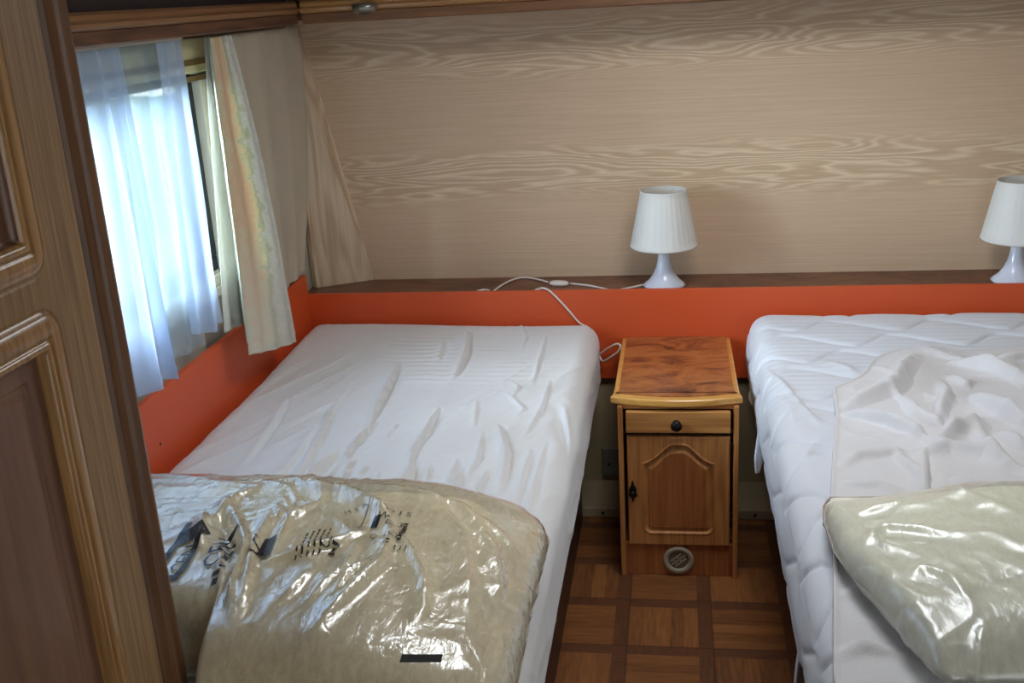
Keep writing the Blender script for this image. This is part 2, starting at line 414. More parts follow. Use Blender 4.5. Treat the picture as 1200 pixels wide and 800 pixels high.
def rounded_box(lo, hi, r, step):
    """dense rounded box: returns vertices, outward normals, faces"""
    lo = np.array(lo, float); hi = np.array(hi, float)
    n = np.maximum(2, np.ceil((hi-lo)/step).astype(int))
    axs = [np.linspace(lo[k], hi[k], n[k]+1) for k in range(3)]
    idx = {}; V = []; Fc = []
    def vid(i, j, k):
        key = (i, j, k)
        if key not in idx: idx[key] = len(V); V.append((axs[0][i], axs[1][j], axs[2][k]))
        return idx[key]
    for k, flip in ((0, 1), (n[2], 0)):
        for i in range(n[0]):
            for j in range(n[1]):
                q = [vid(i, j, k), vid(i+1, j, k), vid(i+1, j+1, k), vid(i, j+1, k)]; Fc.append(q[::-1] if flip else q)
    for j, flip in ((0, 0), (n[1], 1)):
        for i in range(n[0]):
            for k in range(n[2]):
                q = [vid(i, j, k), vid(i+1, j, k), vid(i+1, j, k+1), vid(i, j, k+1)]; Fc.append(q[::-1] if flip else q)
    for i, flip in ((0, 1), (n[0], 0)):
        for j in range(n[1]):
            for k in range(n[2]):
                q = [vid(i, j, k), vid(i, j+1, k), vid(i, j+1, k+1), vid(i, j, k+1)]; Fc.append(q[::-1] if flip else q)
    V = np.array(V)
    r = np.array(r if hasattr(r, '__len__') else (r, r, r), float)
    inner = np.clip(V, lo+r, hi-r); d = (V-inner)/r
    L = np.linalg.norm(d, axis=1); m = L > 1e-9
    mx = np.max(np.abs(d), axis=1)
    N = np.zeros_like(V); N[m] = d[m]/L[m][:, None]; N[~m] = (0, 0, 1)
    W = V.copy(); W[m] = inner[m]+N[m]*r*np.minimum(1, mx[m])[:, None]
    return W, N, Fc

# ------------------------------------------------------------------ room shell
XL, XR, YB = -1.225, 1.30, 3.42
def struct(o): return meta(o, kind='structure')
struct(bx('floor', (XL-.05, -1.2, -.04), (XR+.05, 3.5, 0), MT['floor'], bev=0))
struct(bx('ceiling', (XL-.05, -1.2, 1.95), (XR+.05, 3.5, 1.99), MT['ceil'], bev=0))
struct(bx('wall_back', (XL-.05, YB, 0), (XR+.05, YB+.03, 1.99), MT['lam'], bev=0))
WY0, WY1, WZ0, WZ1 = 1.55, 2.70, .90, 1.50
V, Fc = boxes([((XL-.03, -1.2, 0), (XL, YB, WZ0)), ((XL-.03, -1.2, WZ1), (XL, YB, 1.99)), ((XL-.03, -1.2, WZ0), (XL, WY0, WZ1)), ((XL-.03, WY1, WZ0), (XL, YB, WZ1))])
struct(obj('wall_left', V, Fc, MT['wallgrey']))
struct(bx('wall_right', (XR, -1.2, 0), (XR+.03, 3.5, 1.99), MT['wallgrey'], bev=0))
# slanted corner panel: narrows to nothing at the top
p = [(-1.198, 3.33, .70), (-1.030, 3.415, .70), (-1.19, 3.415, 1.50), (-1.218, 3.30, 1.50), (-1.225, 3.30, .70), (-1.225, 3.415, .70), (-1.225, 3.30, 1.50), (-1.225, 3.415, 1.50)]
o = obj('wall_corner', [(-1.205, 3.325, .685), (-1.028, 3.4192, .685), (-1.185, 3.4192, 1.50), (-1.205, 3.325, 1.545),
                        (-1.222, 3.335, .685), (-1.03, 3.42, .685), (-1.19, 3.42, 1.5), (-1.222, 3.335, 1.545)],
        [(0, 1, 2, 3), (7, 6, 5, 4), (0, 4, 5, 1), (1, 5, 6, 2), (2, 6, 7, 3), (3, 7, 4, 0)], MT['lamside'])
struct(fixn(o))
struct(bx('wall_rear', (XL-.05, -1.25, 0), (.55, -1.2, 1.99), MT['wallgrey'], bev=0))
hh = empty('added_hatch', (.15, 2.2, 1.945), label='white hatch frame added in the ceiling above the aisle', cat='added hatch')  # unseen hatch, added to go with the overhead fill light
V, Fc = boxes([((-.19, 1.86, 1.925), (.49, 1.90, 1.95)), ((-.19, 2.50, 1.925), (.49, 2.54, 1.95)), ((-.19, 1.90, 1.925), (-.15, 2.50, 1.95)), ((.45, 1.90, 1.925), (.49, 2.50, 1.95))])
obj('added_hatch_frame', V, Fc, MT['frame'], hh)
# lower wall behind the beds and the low ledge on the floor
struct(bx('wall_lower', (XL, 3.222, 0), (XR, 3.26, .666), MT['khaki'], bev=0))
o = struct(bx('trim_1', (XL, 3.02, 0), (XR, 3.222, .035), MT['ledge'], bev=.004)); o.name = 'trim_1'
for sx in (-.236, .236):
    V, Fc = lathe([(0, 0), (.004, 0), (.005, .002)], (0, 0, 0), 12)
    V = [(sx+a, 3.0205-c-.0005, .018+b) for a, b, c in V]; struct(obj('trim_2', V, Fc, MT['dark'], o if False else None))
struct(bx('trim_3', (XL, 3.216, .666), (XR, YB, .688), MT['shelf'], bev=.001))

# window in the left wall
w = struct(empty('window_1', (XL-.02, (WY0+WY1)/2, WZ0)))
def ring_yz(y0, y1, z0, z1, t, x0, x1):
    return boxes([((x0, y0, z0), (x1, y1, z0+t)), ((x0, y0, z1-t), (x1, y1, z1)), ((x0, y0, z0+t), (x1, y0+t, z1-t)), ((x0, y1-t, z0+t), (x1, y1, z1-t))])
V, Fc = ring_yz(WY0-.005, WY1+.005, WZ0-.005, WZ1+.005, .03, XL-.034, XL+.006); bevel(obj('window_frame', V, Fc, MT['frame'], w), .003)
V, Fc = ring_yz(WY0+.026, WY1-.026, WZ0+.026, WZ1-.026, .038, XL-.05, XL-.016); bevel(obj('window_seal', V, Fc, MT['seal'], w), .004)
bx('pane', (XL-.045, WY0+.04, WZ0+.04), (XL-.041, WY1-.04, WZ1-.04), MT['pane'], w, bev=0)
# sill under the window: thin cream strip
bx('window_sill', (XL, WY0-.01, WZ0-.03), (XL+.012, WY1+.01, WZ0-.006), MT['frame'], w)

# roller blind cassette and guide
b = empty('roller_blind', (-1.2, 2.0, 1.43), label='cream roller blind cassette and side rails above the window behind the sheers', cat='blind')
bevel(obj('cassette', *box((XL, 1.5, 1.452), (-1.194, 2.735, 1.537)), MT['cass'], b), .004)
for z in (1.432, 1.472): bx('strip', (XL+.002, 1.5, z), (-1.190 if z > 1.45 else -1.196, 2.733, z+.014), MT['brass'], b, bev=.001)
for k in range(4): bx('guide_rail', (XL+.001, 2.705+k*.02, .86), (XL+.024-.004*k, 2.715+k*.02, 1.452), MT['frame'], b, bev=.002)

# ------------------------------------------------------------------ overhead lockers
lo = empty('overhead_locker', (-1.1, 2.0, 1.545), label='dark wooden overhead locker with an oak rail along the top above the window', cat='locker')
RX, RY = -1.10, 3.14
prof = [(0, 1.548), (.012, 1.548), (.014, 1.552), (.014, 1.574), (.022, 1.579), (.03, 1.588), (.03, 1.597), (.022, 1.604), (.022, 1.614), (0, 1.614)]
def rail(profile, along, lo_, hi_, base, sign, mats, name, parent):
    """extrude a rail profile (out, z) along y or x"""
    n = len(profile); V = []
    for h in (lo_, hi_):
        for (q, z) in profile:
            V.append((base+sign*q, h, z) if along == 1 else (h, base+sign*q, z))
    Fc = [tuple(range(n)), tuple(range(2*n-1, n-1, -1))]+[(i, (i+1) % n, n+(i+1) % n, n+i) for i in range(n)]
    o = obj(name, V, Fc, mats, parent); fixn(o); return o
pl = [(0, 1.545), (.010, 1.545), (.014, 1.549), (.014, 1.573), (.010, 1.576), (0, 1.576)]
pu = [(0, 1.575), (.016, 1.575), (.026, 1.580), (.028, 1.588), (.020, 1.594), (.020, 1.604), (.012, 1.610), (0, 1.610)]
rail(pl, 1, 1.26, RY, RX-.014, 1, MT['rail_d'], 'lower_rail', lo)
rail(pu, 1, 1.26, RY-.01, RX-.014, 1, MT['rail_l'], 'upper_rail', lo)
bx('locker_bottom', (XL, 1.26, 1.556), (RX-.014, YB-.01, 1.570), MT['rail_d'], lo, bev=0)
bx('locker_door', (RX-.05, 1.26, 1.60), (RX-.03, RY, 1.93), MT['lockd'], lo, bev=.002)
lb = empty('overhead_locker', (0, RY, 1.545), label='overhead locker across the back wall with light oak double rail', cat='locker')
def clip_y(nm, prf, mat): return rail(prf, 0, -1.085, XR, RY+.014, -1, mat, nm, lb)
clip_y('lower_rail', pl, MT['rail_dx']); clip_y('upper_rail', [(q*1.15, z) for q, z in pu], MT['rail_lx'])
bx('locker_bottom', (RX-.01, RY+.016, 1.556), (XR, YB, 1.570), MT['rail_dx'], lb, bev=0)
bx('locker_door', (RX, RY+.03, 1.60), (XR, RY+.05, 1.93), MT['rail_dx'], lb, bev=.002)
# little round spotlight under the back rail
sp = empty('spotlight', (-.88, 3.095, 1.575), label='small round metal spotlight on the oak rail above the window curtain', cat='spotlight')
V, Fc = lathe([(.0, .020), (.030, .020), (.036, .014), (.036, .004), (.030, -.004), (.022, -.006)], (-.88, 3.095, 1.575), 32); obj('rim', V, Fc, MT['chrome'], sp, sm=True)
V, Fc = lathe([(.022, -.006), (.018, -.010), (0, -.013)], (-.88, 3.095, 1.575), 24); obj('lens', V, Fc, MT['lens'], sp, sm=True)
# curtain track
ct = obj('curtain_track', *boxes([((-1.178, 1.3, 1.5405), (-1.13, 2.42, 1.5475)), ((-1.178, 1.3, 1.5385), (-1.174, 2.42, 1.5405)), ((-1.134, 1.3, 1.5385), (-1.13, 2.42, 1.5405))]), MT['track'])
meta(ct, 'thin white curtain track under the left locker rail', 'curtain track')

# ------------------------------------------------------------------ orange boards
o = bx('headboard_panel', (-1.205, 3.200, .405), (XR, 3.2155, .700), MT['orange'], bev=.002)
meta(o, 'long orange board across the back behind both beds and the nightstand', 'headboard')
o = bx('side_panel_board', (-1.2055, 1.235, .0), (-1.190, 3.199, .768), MT['orange'], bev=.002)
meta(o, 'orange board along the left wall beside the bed, below the window', 'board')
o.name = 'side_board'
for (px, py) in ((188, 520),):
    q = atx(px, py, -1.19)
    V, Fc = lathe([(0, .0015), (.003, .001), (.004, -.0005)], (0, 0, 0), 12)
    V = [(-1.19+c, q[1]+a, q[2]+b_) for a, b_, c in V]; obj('screw_cap', V, Fc, MT['dark'], o, sm=True)

# ------------------------------------------------------------------ beds
def bed_base(x0, x1, y0, label):
    e = empty('bed_base', ((x0+x1)/2, (y0+3.19)/2, 0), label=label, cat='bed')
    for nm, a, b_ in (('side_panel', (x0, y0, 0), (x0+.02, 3.01, .34)), ('side_panel', (x1-.02, y0, 0), (x1, 3.01, .34)), ('foot_panel', (x0+.02, y0, 0), (x1-.02, y0+.02, .34)), ('bed_board', (x0, y0, .34), (x1, 3.19, .375))):
        bx(nm, a, b_, MT['bedbox'], e)
    return e
bed_base(-1.18, -.30, 1.30, 'dark wooden bed box under the left mattress')
bed_base(.30, 1.28, 1.30, 'dark wooden bed box under the right mattress')

# left mattress in a fitted sheet
def P(l, z=.6): return [tuple(atz(a, b_, z)[:2]) for a, b_ in l]
LW = [
    (P([(468, 430), (452, 462), (437, 490), (432, 500)]), .012, .007, .016), (P([(441, 497), (425, 512), (410, 530), (405, 542)]), .010, .006, .012),
    (P([(514, 480), (500, 508), (484, 532), (480, 548)]), .010, .006, .012), (P([(484, 545), (477, 566), (462, 585), (458, 600)]), .014, .009, .016),
    (P([(548, 390), (546, 415), (533, 443)]), .010, .010, .020), (P([(520, 403), (513, 425)]), .006, .012, .016),
    (P([(407, 458), (390, 485), (372, 520), (352, 556), (330, 585)]), .006, .010, .014), (P([(400, 528), (375, 548), (348, 575)]), .010, .014, .018),
    (P([(585, 500), (593, 530), (590, 555), (586, 575)]), .009, .010, .012), (P([(566, 508), (560, 540), (548, 560)]), .006, .006, .010),
    (P([(543, 552), (535, 572), (528, 600)]), .009, .005, .009), (P([(645, 448), (640, 465), (634, 482), (615, 512)]), .005, .006, .01),
    (P([(622, 528), (614, 560), (605, 592)]), .006, .006, .01), (P([(572, 552), (560, 575), (556, 600)]), .006, .005, .009),
    (P([(536, 540), (528, 565), (524, 590)]), .006, .005, .008), (P([(495, 567), (490, 588)]), .007, .005, .007),
    (P([(416, 535), (404, 560), (392, 590)]), .006, .005, .01), (P([(396, 545), (380, 568), (365, 590)]), .004, .006, .01),
    (P([(386, 482), (379, 500)]), .006, .006, .006), (P([(433, 545), (424, 556)]), .005, .004, .006), (P([(467, 497), (452, 515)]), .004, .004, .006),
    (P([(655, 478), (660, 505), (664, 520)]), -.008, .016, .02), (P([(596, 462), (606, 472), (615, 480), (609, 484)]), .006, .004, .006), (P([(600, 447), (608, 455), (600, 468)]), .005, .004, .005),
    (P([(610, 380), (618, 396), (612, 410)]), .005, .005, .006), (P([(335, 470), (318, 500), (290, 540)]), .004, .012, .02), (P([(370, 500), (345, 540), (300, 585)]), .004, .012, .02),
    (P([(560, 470), (556, 500)]), .003, .006, .01), (P([(640, 395), (632, 425), (625, 450)]), .004, .006, .01),
    (P([(505, 545), (500, 570)]), .005, .004, .008), (P([(445, 555), (430, 590)]), .005, .005, .01), (P([(640, 520), (628, 560), (620, 610)]), .004, .008, .012),
]
W, N, Fc = rounded_box((-1.184, 1.26, .378), (-.238, 3.194, .602), (.055, .065, .06), .005)
top = smooth((W[:, 2]-.56)/.03)
X, Yy = W[:, 0], W[:, 1]
d = 1.8*ridge_field(X, Yy, LW, .42, .8, .7)
# ticking ribs showing through across the middle
cx = (atz(530, 430, .6)[0]); rib = np.exp(-((X-cx-.03)/.24)**4)*np.exp(-((Yy-2.83)/.20)**4)
yw = Yy+.012*fbm(X*6, Yy*3, 3, 4)*2
d += rib*.0032*np.abs(np.sin(yw*PI/.036))**1.5*(1.6*vnoise(X*7, Yy*16, 3)-.25).clip(0)
# diagonal pull lines
u = X*.9-Yy*.42; v = X*.42+Yy*.9
d += .008*(ridged(u*15, v*2.6, 2, 5)-.35)*smooth((3.05-Yy)/.4)
d += .004*fbm(X*5, Yy*5, 3, 8)+.0035*(ridged(u*34, v*7, 2, 15)-.3)*vnoise(X*5, Yy*4, 19)
d *= top
# dip towards the near end where the bag presses, fall of the corner near the window
z = W[:, 2]+top*d+top*.014*smooth((-.45-X)/.6)*smooth((Yy-2.6)/.5)
side = smooth((X+.30)/.04)*(1-top)
off = side*(.006*fbm(Yy*4, W[:, 2]*3, 3, 11)+.006*(ridged(Yy*3+W[:, 2]*.8, W[:, 2]*9+Yy*1.2, 2, 13)-.3))
W2 = np.stack([X+off*1.2, Yy, z], 1)
lowr = smooth((.43-W[:, 2])/.05)*smooth((X+.30)/.05); W2[:, 0] += lowr*(.006*np.sin(Yy*7)+.012*fbm(Yy*3, Yy*0, 2, 3))
m1 = obj('mattress', W2, Fc, MT['sheet'], sm=True, origin=(-.71, 2.22, .378))
meta(m1, 'single mattress under a wrinkled white fitted sheet, on the window side', 'mattress')

# right mattress with a quilted protector
W, N, Fc = rounded_box((.212, 1.26, .385), (1.275, 3.192, .628), (.07, .07, .065), .0055)
X, Yy, Z = W.T
def seam_dist(s, t):
    """distance to wavy quilting seams; s runs along the wave, t across"""
    best = np.full_like(s, 1e9); pitch = .135; per = .29
    k0 = np.floor(t/pitch)
    for dk in (-2, -1, 0, 1):
        k = k0+dk; ph = s/per+.5*(k % 2)
        f = ph-np.floor(ph)
        wv = np.where(f < .35, f/.35, 1-(f-.35)/.65); wv = smooth(wv)*.7+wv*.3
        c = k*pitch+.095*wv
        best = np.minimum(best, np.abs(t-c))
    return best
nx = np.abs(N[:, 0]) > .75
sdt = np.where(nx & (Z < .57), seam_dist(Yy+.1, Z+.05), seam_dist(X-.05, Yy-.02))
sdt = np.where(nx & (Z >= .57), seam_dist(X-.05, Yy-.02), sdt)
puff = .009*(1-np.exp(-(sdt/.007)))-.007+.002*np.clip(sdt/.07, 0, 1)
puff += .0012*np.sin(Yy*PI/.016)*smooth((Yy-2.2)/.3)*(1-nx)*.5
puff += .004*fbm(X*9, Yy*9+Z*6, 3, 2)
RWk = [(P([(898, 427), (915, 447), (932, 468), (946, 484), (958, 494), (972, 500)], .628), .009, .006, .02),
       (P([(965, 425), (990, 432), (1005, 440)], .628), .008, .015, .02), (P([(905, 455), (925, 478), (930, 500)], .628), .006, .012, .02),
       (P([(930, 500), (950, 492), (962, 500)], .628), .006, .006, .012), (P([(935, 545), (955, 520), (968, 510)], .628), .006, .006, .016),
       (P([(945, 625), (955, 605), (968, 590)], .628), .006, .006, .016), (P([(960, 660), (968, 640)], .628), .005, .006, .012)]
topm = smooth((Z-.585)/.03)
dz = ridge_field(X, Yy, RWk)*topm
puff *= np.where(Z < .40, 0, 1)*np.where(nx & (Z < .58), .55, 1.)
W2 = W+N*puff[:, None]; W2[:, 2] += dz
# left flank bulges a little and its hem is scalloped
fl = smooth((.27-X)/.03)*(1-smooth((Z-.58)/.04))
W2[:, 0] -= fl*(.004*np.sin(Z*40)+.010*smooth((.46-Z)/.08)*(.5+vnoise(Yy*14, Yy*0+3, 4)))
low = smooth((.41-Z)/.03)*smooth((.30-X)/.03); W2[:, 2] -= low*.014*np.abs(np.sin(Yy*PI/.12+.6))
m2 = obj('mattress', W2, Fc, MT['quilt'], sm=True, origin=(.74, 2.22, .385))
meta(m2, 'wide mattress with a white wave-quilted protector, right of the nightstand', 'mattress')

def strip(name, pts, wv, thick, mat, parent, n=14, seed=1):
    """a soft cloth strap: centre line pts, width vector(s)"""
    P_ = np.array(pts); t = np.linspace(0, 1, len(P_)); T = np.linspace(0, 1, n)
    c = np.stack([np.interp(T, t, P_[:, k]) for k in range(3)], 1); wv = np.array(wv); ws = np.stack([np.interp(T, t, wv[:, k]) for k in range(3)], 1)
    V = []; m = 5
    for i in range(n):
        for j in range(m):
            s_ = j/(m-1)-.5; q = c[i]+ws[i]*s_; q = q+np.array([-.004*math.cos(s_*PI*2), 0, 0]); V.append(q)
    o = obj(name, V, grid_faces(n, m), mat, parent, sm=True)
    md = o.modifiers.new('s', 'SOLIDIFY'); md.thickness = thick; md.offset = 0
    sb = o.modifiers.new('b', 'SUBSURF'); sb.levels = 1; sb.render_levels = 1; return o
def PX(px, py, x): return tuple(atx(px, py, x))
q0 = aty(899, 484, 2.66); q1 = aty(895, 510, 2.64); q2 = aty(889, 534, 2.62); q3 = aty(887, 555, 2.61)
strip('corner_strap', [q0, q1, q2, q3], [(.050, .03, .0), (.044, .03, 0), (.030, .02, .01), (.008, .006, 0)], .007, MT['quilt'], m2)
q0 = aty(944, 712, 1.86); q1 = aty(941, 745, 1.845); q2 = aty(936, 775, 1.83); q3 = aty(933, 812, 1.81)
strip('corner_strap', [q0, q1, q2, q3], [(.012, .03, .0), (.014, .04, 0), (.018, .05, 0), (.02, .05, 0)], .006, MT['quilt'], m2)
q0 = aty(881, 457, 2.92); q1 = aty(880, 465, 2.91); q2 = aty(883, 474, 2.90)
o = strip('care_label', [q0, q1, q2], [(.022, .01, .006), (.026, .01, .004), (.016, .01, .01)], .002, MT['tag'], m2, n=6); o['label'] = 'small beige care label'

# crumpled white cloth over the right mattress
nu, nv = 230, 330
U, Vv = np.meshgrid(np.linspace(0, 1, nu), np.linspace(0, 1, nv), indexing='ij')
Y0, Y1 = 1.29, 2.80
Yg = Y0+(Y1-Y0)*Vv
# left edge of the cloth traced on the mattress top
edge = np.array([atz(a, b_, .64)[:2] for a, b_ in ((976, 800), (976, 700), (976, 640), (972, 595), (975, 545), (978, 500), (979, 488))]); edge = edge[np.argsort(edge[:, 1])]
xl = np.interp(Yg, list(edge[:, 1])+[2.48, 2.56, 2.62, 2.68, 2.74, 2.80], list(edge[:, 0])+[.37, .44, .47, .50, .56, .66])
xl = xl+.014*fbm(Yg*4, Yg*0+5, 3, 44)*smooth((Yg-1.9)/.4)+.004*fbm(Yg*6, Yg*0+5, 2, 45)
Xg = xl+(1.262-xl)*U
Z0 = .640
D = lambda l: P(l, .65)
CR = [
    (D([(1068, 418), (1052, 440), (1046, 455), (1030, 460), (1005, 468), (982, 478)]), .030, .03, .014),
    (D([(982, 484), (1010, 487), (1040, 494), (1068, 506), (1094, 520)]), .026, .022, .010),
    (D([(1042, 458), (1062, 470), (1075, 485), (1100, 498), (1112, 508)]), .020, .018, .012),
    (D([(1100, 446), (1108, 462), (1100, 480), (1098, 496)]), .022, .020, .012), (D([(1112, 440), (1130, 452), (1140, 447)]), .018, .02, .012),
    (D([(1130, 466), (1160, 480), (1200, 498), (1230, 505)]), .034, .022, .012), (D([(1118, 424), (1150, 428), (1180, 440), (1215, 452)]), .028, .022, .016),
    (D([(1090, 525), (1108, 512), (1138, 495), (1150, 492)]), .028, .018, .030), (D([(1140, 496), (1160, 530), (1185, 545), (1220, 560)]), .016, .02, .018),
    (D([(980, 548), (1005, 534), (1040, 530), (1078, 530)]), .014, .016, .014), (D([(1082, 530), (1084, 552), (1085, 578)]), .018, .006, .022),
    (D([(1050, 530), (1070, 550), (1080, 560)]), .012, .012, .01), (D([(1075, 530), (1110, 525), (1160, 530), (1175, 545)]), .018, .018, .022),
    (D([(985, 565), (1030, 566), (1060, 575)]), .008, .014, .014), (D([(1110, 560), (1160, 570), (1200, 572)]), .014, .018, .02),
    (D([(976, 700), (1010, 690), (1040, 694)]), .007, .02, .012), (D([(978, 770), (1010, 758), (1050, 765)]), .014, .018, .012),
    (D([(980, 640), (1000, 650)]), .006, .02, .02), (D([(1160, 420), (1200, 416), (1230, 420)]), .016, .02, .016), (D([(1170, 508), (1205, 528)]), .02, .018, .016),
]
hz = 1.35*ridge_field(Xg, Yg, CR, .75, .8, .25)
far = smooth((Yg-2.0)/.3)
hz += far*.020*(ridged(Xg*6+Yg*2.2, Yg*6.5-Xg*1.8, 2, 21)-.26).clip(0)+.004*(ridged(Xg*14+Yg*9, Yg*13-Xg*6, 2, 27)-.3).clip(0)+.004*fbm(Xg*8, Yg*8, 3, 6)
ed = np.minimum(U*(1.262-xl), np.minimum((Y1-Yg), (Yg-Y0)+.05)); hz = np.maximum(hz, 0)*(.35+.65*smooth(ed/.05))
hz += .005*np.exp(-(U*(1.2-xl)/.006)**2)
Zg = Z0+.0015+hz
# the far hem is rumpled
Yg2 = Yg+smooth((Yg-2.6)/.2)*(.03*np.sin(Xg*13+1)+.05*fbm(Xg*6, Xg*0+2, 3, 9))-.02*hz*12*far
V = np.stack([Xg.ravel(), Yg2.ravel(), Zg.ravel()], 1)
o = obj('blanket', V, grid_faces(nu, nv), MT['towel'], sm=True, origin=(.8, 2.1, .636))
md = o.modifiers.new('s', 'SOLIDIFY'); md.thickness = .005; md.offset = 1
meta(o, 'crumpled white terry cloth spread over the quilted mattress', 'blanket')

# ------------------------------------------------------------------ bagged duvets
def bag(name, label, lo_, hi_, shape, dshape, fmat, dmat, ry=.085, rx=.085):
    e = empty(name, ((lo_[0]+hi_[0])/2, (lo_[1]+hi_[1])/2, lo_[2]), label=label, cat='bag')
    out = []
    for nm, (a, b_), fn, mt, st in (('duvet', dshape[0], dshape[1], dmat, .011), ('plastic_film', (lo_, hi_), shape, fmat, .0052)):
        a = np.array(a); b_ = np.array(b_); r = np.array([rx, ry, min(.085, (b_[2]-a[2])*.49)])
        W, N, Fc = rounded_box(a, b_, r, st)
        out.append(obj(nm, fn(W, N, a, b_), Fc, mt, e, sm=True))
    return e, out
def G(l, z=.72): return P(l, z)
L_RID = [
    (G([(330, 592), (372, 596), (410, 604), (440, 618), (458, 634), (464, 660)]), .012, .007, .012),
    (G([(464, 655), (452, 690), (430, 712), (405, 735), (375, 765)]), .012, .008, .012), (G([(440, 690), (415, 705), (395, 728)]), .010, .006, .008),
    (G([(432, 652), (400, 668), (360, 682), (320, 692)]), .009, .006, .010), (G([(470, 650), (490, 672), (502, 700), (500, 728), (488, 745)]), .010, .005, .009),
    (G([(248, 640), (252, 680), (262, 720), (270, 745)]), -.010, .010, .012), (G([(262, 636), (272, 690), (276, 745)]), .012, .007, .010),
    (G([(310, 650), (300, 700), (288, 748)]), .011, .006, .010), (G([(232, 650), (222, 690), (215, 712)]), .010, .006, .010), (G([(244, 690), (236, 740), (232, 770)]), .008, .005, .008),
    (G([(300, 605), (270, 625), (235, 665), (215, 700)]), .009, .006, .012), (G([(380, 615), (345, 640), (325, 690)]), .009, .006, .010), (G([(350, 620), (320, 650), (300, 690)]), .006, .005, .009),
    (G([(430, 660), (412, 690), (360, 740)]), .006, .005, .008), (G([(370, 700), (345, 725), (330, 735)]), .008, .006, .008), (G([(440, 650), (450, 625), (438, 605)]), .006, .006, .01),
    (G([(510, 600), (545, 640), (552, 690), (545, 745)]), .008, .010, .016), (G([(540, 600), (580, 640), (590, 690)]), .007, .008, .010), (G([(420, 590), (480, 597), (540, 606), (600, 625)]), .006, .008, .01),
]
def clear_post(W):
    # the near left corner is tucked beside the wardrobe post
    k = smooth((-.668-W[:, 0])/.03); W[:, 1] = W[:, 1]*(1-k)+k*(1.262+(W[:, 1]-1.14)*(1.80-1.262)/(1.80-1.14)); return W
def left_film(W, N, a, b_):
    X, Y, Z = W.T; u = (X-a[0])/(b_[0]-a[0]); v = (Y-a[1])/(b_[1]-a[1]); t = smooth((Z-a[2]-.03)/.06)
    W = W.copy()
    W[:, 2] += t*(-.012+.028*np.sin(PI*np.clip(u*1.05, 0, 1))**.6*np.sin(PI*np.clip(v, 0, 1))**.5)
    W[:, 2] -= t*.035*smooth((u-.72)/.25)
    d = 1.8*ridge_field(X, Y, L_RID, .7, 1.7)*t
    ang = np.arctan2(Y-1.58, X+.60); rr = np.hypot(Y-1.58, X+.60)
    cr = ridged(ang*3.2, rr*4, 2, 31)*smooth((-.42-X)/.15)
    lft = smooth((-.60-X)/.2)
    d += t*.009*(cr-.3)*smooth(rr/.1)+(.0008+.0060*lft)*(ridged(X*13+Y*9, Y*7-X*5, 3, 33)-.35)
    ru = smooth((X+.42)/.1); d += ru*.009*(ridged(X*8+Y*4+Z*6, Y*9-X*4+Z*9, 2, 36)-.4)
    W += N*d[:, None]
    W[:, 1] += .02*fbm(X*5, Z*4, 2, 38)*smooth((v-.6)/.3)-.035*(u-.55)**2*smooth((v-.6)/.3)
    W = clear_post(W); W[:, 2] = np.maximum(W[:, 2], .609+.004*vnoise(X*20, Y*20))
    return W
def left_duvet(W, N, a, b_):
    X, Y, Z = W.T; u = (X-a[0])/(b_[0]-a[0]); v = (Y-a[1])/(b_[1]-a[1]); t = smooth((Z-a[2]-.03)/.06)
    W = W.copy(); W[:, 2] += t*(-.020+.026*np.sin(PI*np.clip(u*1.05, 0, 1))**.6*np.sin(PI*np.clip(v, 0, 1))**.5)
    W[:, 2] -= t*.012*smooth((u-.8)/.2); W += N*(.006*fbm(X*7, Y*7, 3, 41))[:, None]; W = clear_post(W); W[:, 2] = np.maximum(W[:, 2], .612)
    return W
LB, (ldv, lfilm) = bag('bagged_duvet', 'cream duvet in crinkled clear plastic with black print, on the window-side bed',
    (-1.10, 1.16, .605), (-.232, 1.80, .755), left_film, ((( -1.08, 1.185, .61), (-.315, 1.775, .745)), left_duvet), MT['film'], MT['duvet'])

